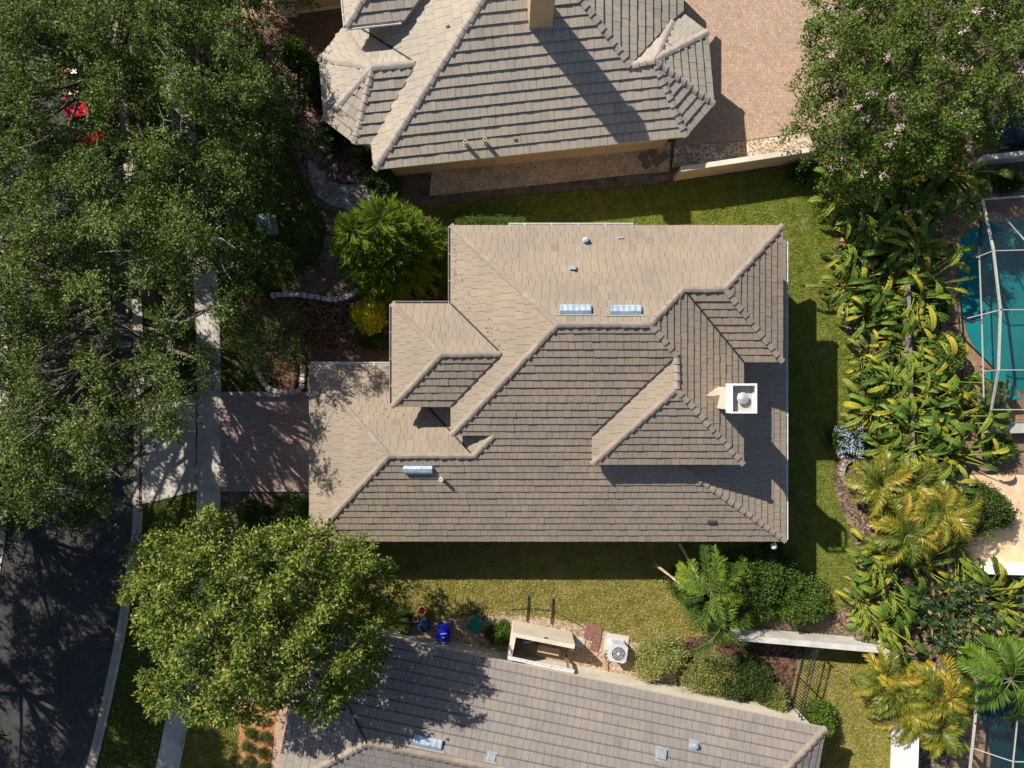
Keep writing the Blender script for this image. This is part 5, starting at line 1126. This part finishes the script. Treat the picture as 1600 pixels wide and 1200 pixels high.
mb = MB(); mb.tube([P(398, 822, .05), P(392, 838, 1.3)], .03, 6); tag(mb.build('sign_stake', m_white, org=P(398, 822)), 'thin white stake in the bed between the driveway and magnolia', 'stake')

# ------------------------------------------------------------------ pool cages
m_beam = plain('ivory aluminium', (.40, .385, .35), .5); m_bronze = plain('bronze aluminium', (.05, .042, .036), .5)
def cage(lab, beams):
    o = thing('pool_cage', lab, 'pool cage', tuple(P(beams[0][0][0][0], beams[0][0][0][1], 0)))
    for pts, w_, m_, nm in beams:
        mb = MB(); q = [P(x, y, z) for x, y, z in pts]
        for a, b in zip(q, q[1:]):
            d = (b - a).normalized(); s_ = d.cross(z_ if abs(d.z) < .9 else Vector((1, 0, 0))).normalized(); u_2 = s_.cross(d); mb.frame_box((a + b) / 2 - u_2 * w_ * .6, d, s_, u_2, ((b - a).length + w_, w_, w_ * 1.3))
        mb.build(nm, m_, o)
W_z, R_z = 2.5, 3.5
cage('white screen cage frame standing over the turquoise pool', [
    ([(1535, 312, W_z), (1552, 390, R_z), (1563, 484, R_z), (1560, 578, R_z), (1549, 640, W_z)], .075, m_beam, 'ridge_beam'),
    ([(1530, 398, W_z), (1534, 500, W_z), (1537, 622, W_z)], .042, m_beam, 'eave_beam'),
    ([(1526, 402, W_z), (1552, 392, R_z), (1690, 388, R_z)], .036, m_beam, 'rafter'), ([(1512, 497, W_z), (1563, 484, R_z), (1690, 483, R_z)], .036, m_beam, 'rafter'), ([(1537, 580, W_z), (1560, 578, R_z), (1690, 578, R_z)], .036, m_beam, 'rafter'),
    ([(1570, 340, W_z), (1605, 380, R_z)], .036, m_beam, 'rafter'), ([(1535, 312, W_z), (1690, 300, W_z)], .08, m_beam, 'eave_beam'),
    ([(1530, 398, W_z), (1535, 312, W_z)], .07, m_bronze, 'eave_beam'),
    ([(1479, 415, 0), (1530, 398, W_z)], .06, m_bronze, 'post'), ([(1482, 507, 0), (1534, 500, W_z)], .06, m_bronze, 'post'), ([(1485, 621, 0), (1537, 622, W_z)], .06, m_bronze, 'post'), ([(1483, 333, 0), (1535, 312, W_z)], .06, m_bronze, 'post'),
    ([(1494, 440, .9), (1500, 520, .9), (1505, 622, .9)], .05, m_bronze, 'chair_rail'), ([(1549, 640, W_z), (1690, 640, W_z)], .042, m_beam, 'eave_beam')])
cage('white screen cage frame over the dark pool in the lower right corner', [
    ([(1530, 1040, 2.5), (1523, 1130, 2.5), (1515, 1205, 2.5), (1508, 1280, 2.5)], .075, m_beam, 'eave_beam'), ([(1521, 1169, 2.5), (1583, 1190, 3.2), (1700, 1192, 3.2)], .036, m_beam, 'rafter'),
    ([(1590, 1120, 3.2), (1583, 1190, 3.2), (1578, 1290, 3.2)], .042, m_beam, 'ridge_beam'), ([(1470, 1130, 0), (1521, 1169, 2.5)], .06, m_bronze, 'post')])
sm, nt_, b_s = new_mat('insect screen'); tr_s = nt_.nodes.new('ShaderNodeBsdfTransparent'); mx_ = nt_.nodes.new('ShaderNodeMixShader'); mx_.inputs[0].default_value = .20
b_s.inputs['Base Color'].default_value = (.03, .03, .03, 1); b_s.inputs['Roughness'].default_value = .9
nt_.links.new(tr_s.outputs[0], mx_.inputs[1]); nt_.links.new(b_s.outputs[0], mx_.inputs[2]); nt_.links.new(mx_.outputs[0], nt_.nodes['Material Output'].inputs['Surface'])
def screen(owner, pts):
    mb = MB(); mb.add([P(*p) for p in pts], [tuple(range(len(pts)))]); mb.build('screen_panel', sm, owner)
cages = [o for o in COL.objects if o.name.startswith('pool_cage')]
for pts in ([(1535, 312, W_z), (1552, 390, R_z), (1690, 388, R_z), (1690, 300, W_z)], [(1530, 398, W_z), (1535, 312, W_z), (1552, 390, R_z)], [(1530, 398, W_z), (1552, 390, R_z), (1563, 484, R_z), (1534, 500, W_z)], [(1534, 500, W_z), (1563, 484, R_z), (1560, 578, R_z), (1537, 580, W_z)],
            [(1552, 390, R_z), (1690, 388, R_z), (1690, 483, R_z), (1563, 484, R_z)], [(1563, 484, R_z), (1690, 483, R_z), (1690, 578, R_z), (1560, 578, R_z)], [(1537, 580, W_z), (1560, 578, R_z), (1549, 640, W_z), (1537, 622, W_z)], [(1560, 578, R_z), (1690, 578, R_z), (1690, 640, W_z), (1549, 640, W_z)]): screen(cages[0], pts)
for pts in ([(1530, 1040, 2.5), (1590, 1120, 3.2), (1583, 1190, 3.2), (1521, 1169, 2.5)], [(1521, 1169, 2.5), (1583, 1190, 3.2), (1578, 1290, 3.2), (1508, 1280, 2.5)], [(1590, 1120, 3.2), (1700, 1120, 3.2), (1700, 1192, 3.2), (1583, 1190, 3.2)], [(1583, 1190, 3.2), (1700, 1192, 3.2), (1700, 1290, 3.2), (1578, 1290, 3.2)]): screen(cages[1], pts)
m_teal = plain('teal canvas', (.0, .20, .21), .7)
def deck_chair(px, py, lab, rz):
    b = P(px, py); o = thing('deck_chair', lab, 'chair', b); x, y = Vector((math.cos(rz), math.sin(rz), 0)), Vector((-math.sin(rz), math.cos(rz), 0))
    mb = MB(); mb.frame_box(b + z_ * .42, x, y, z_, (.52, .5, .05)); mb.build('seat', m_teal, o, bevel=.01)
    mb = MB(); t = (z_ * .95 - y * .3).normalized(); mb.frame_box(b - y * .27 + z_ * .46, x, t.cross(x), t, (.52, .05, .5)); mb.build('backrest', m_teal, o, bevel=.01)
    for i, j in ((-1, -1), (1, -1), (1, 1), (-1, 1)):
        mb = MB(); mb.frame_box(b + x * (i * .24) + y * (j * .22) + z_ * .06, x, y, z_, (.04, .04, .37)); mb.build('leg', m_bronze, o)
for px, py, rz, lab in ((1568, 610, R(5), 'teal deck chair standing alone on the paving below the turquoise pool'), (1538, 588, R(90), 'teal deck chair half hidden by the cage beam beside the pool')): deck_chair(px, py, lab, rz)
tb = P(1536, 612); o = thing('patio_table', 'dark patio table beside the teal deck chairs under the cage beam', 'table', tb)
mb = MB(); mb.lathe(tb + z_ * .70, [(0, 0), (.42, 0), (.42, .03), (0, .035)], 20); mb.build('tabletop', m_bronze, o)
mb = MB(); mb.lathe(tb + z_ * .07, [(.2, 0), (.2, .03), (.03, .05), (.03, .63)], 12); mb.build('leg', m_bronze, o)

# ------------------------------------------------------------------ cars
def car(px, py, rz, paint, lab):
    """sedan pointing along +x before the turn; lofted hull, glazed cabin, four wheels"""
    b = P(px, py, .9); b.z = .01; o = thing('parked_car', lab, 'car', b); x, y = Vector((math.cos(rz), math.sin(rz), 0)), Vector((-math.sin(rz), math.cos(rz), 0))
    def q(a, s, z): return b + x * a + y * s + z_ * z
    st = [(-2.25, .70, .42, .72), (-2.12, .84, .28, .90), (-1.5, .90, .22, .96), (-.6, .91, .2, .95), (.5, .91, .2, .93), (1.15, .90, .2, .88), (1.8, .86, .24, .80), (2.15, .74, .32, .68), (2.25, .60, .40, .58)]
    mb = MB(); v = []
    for a, w_, z0, z1 in st: v += [q(a, -w_ * .92, z0), q(a, -w_, (z0 + z1) / 2), q(a, -w_ * .90, z1 - .03), q(a, -w_ * .45, z1 + .025), q(a, w_ * .45, z1 + .025), q(a, w_ * .90, z1 - .03), q(a, w_, (z0 + z1) / 2), q(a, w_ * .92, z0)]
    m_ = 8; fs = [(i * m_ + j, i * m_ + (j + 1) % m_, (i + 1) * m_ + (j + 1) % m_, (i + 1) * m_ + j) for i in range(len(st) - 1) for j in range(m_)] + [tuple(range(m_))[::-1], tuple(range((len(st) - 1) * m_, len(st) * m_))]
    mb.add(v, fs); mb.build('body', paint, o, smooth=True, bevel=0)
    mb = MB(); rf = [(-1.0, .56, 1.38), (-.5, .62, 1.44), (.1, .62, 1.43), (.42, .55, 1.37)]; v = []
    for a, w_, z in rf: v += [q(a, -w_, z - .04), q(a, -w_ * .5, z + .01), q(a, w_ * .5, z + .01), q(a, w_, z - .04)]
    mb.add(v, [(i * 4 + j, (i + 1) * 4 + j, (i + 1) * 4 + j + 1, i * 4 + j + 1) for i in range(3) for j in range(3)])
    for s_ in (-1, 1):
        for a0, a1, w0, w1 in ((.42, 1.15, .55, .74), (-.3, -.3, .62, .82), (-1.0, -1.65, .56, .76)): mb.tube([q(a0, s_ * w0, 1.36), q(a1, s_ * w1, .92)], .035, 5)
    mb.build('roof', paint, o, smooth=True)
    mb = MB(); mb.add([q(.43, -.53, 1.35), q(.43, .53, 1.35), q(1.16, .72, .915), q(1.16, -.72, .915)], [(0, 1, 2, 3)]); mb.build('windshield', m_glass, o)
    mb = MB(); mb.add([q(-1.02, -.53, 1.35), q(-1.02, .53, 1.35), q(-1.66, .72, .97), q(-1.66, -.72, .97)], [(3, 2, 1, 0)]); mb.build('rear_window', m_glass, o)
    for s_ in (-1, 1):
        mb = MB(); mb.add([q(.40, s_ * .57, 1.34), q(-1.0, s_ * .57, 1.34), q(-1.6, s_ * .79, .95), q(1.1, s_ * .79, .92)], [(0, 1, 2, 3)]); mb.build('side_window', m_glass, o)
        mb = MB(); mb.frame_box(q(2.17, s_ * .52, .55), x, y, z_, (.12, .28, .12)); mb.build('headlight', m_white, o, bevel=.03)
        mb = MB(); mb.frame_box(q(.75, s_ * .98, .92), x, y, z_, (.14, .2, .12)); mb.build('mirror', paint, o, bevel=.03)
        for a in (-1.38, 1.36):
            mb = MB(); mb.lathe(q(a, s_ * .80 - .1, .32), [(0, 0), (.32, 0), (.32, .2), (0, .2)], 18, axis=y); wh = mb.build('wheel', m_black, o)
            mb = MB(); mb.lathe(q(a, s_ * .80 + s_ * .102 - .005, .32), [(0, 0), (.2, 0), (.2, .012), (0, .012)], 14, axis=y); mb.build('rim', m_metal, wh)
red = plain('red paint', (.62, .012, .02), .25); navy = plain('navy paint', (.012, .022, .045), .2)
car(126, 158, R(104), red, 'bright red car parked under the oaks')
car(1625, 196, R(180), navy, 'dark navy car parked at the right edge beside the flowering tree')
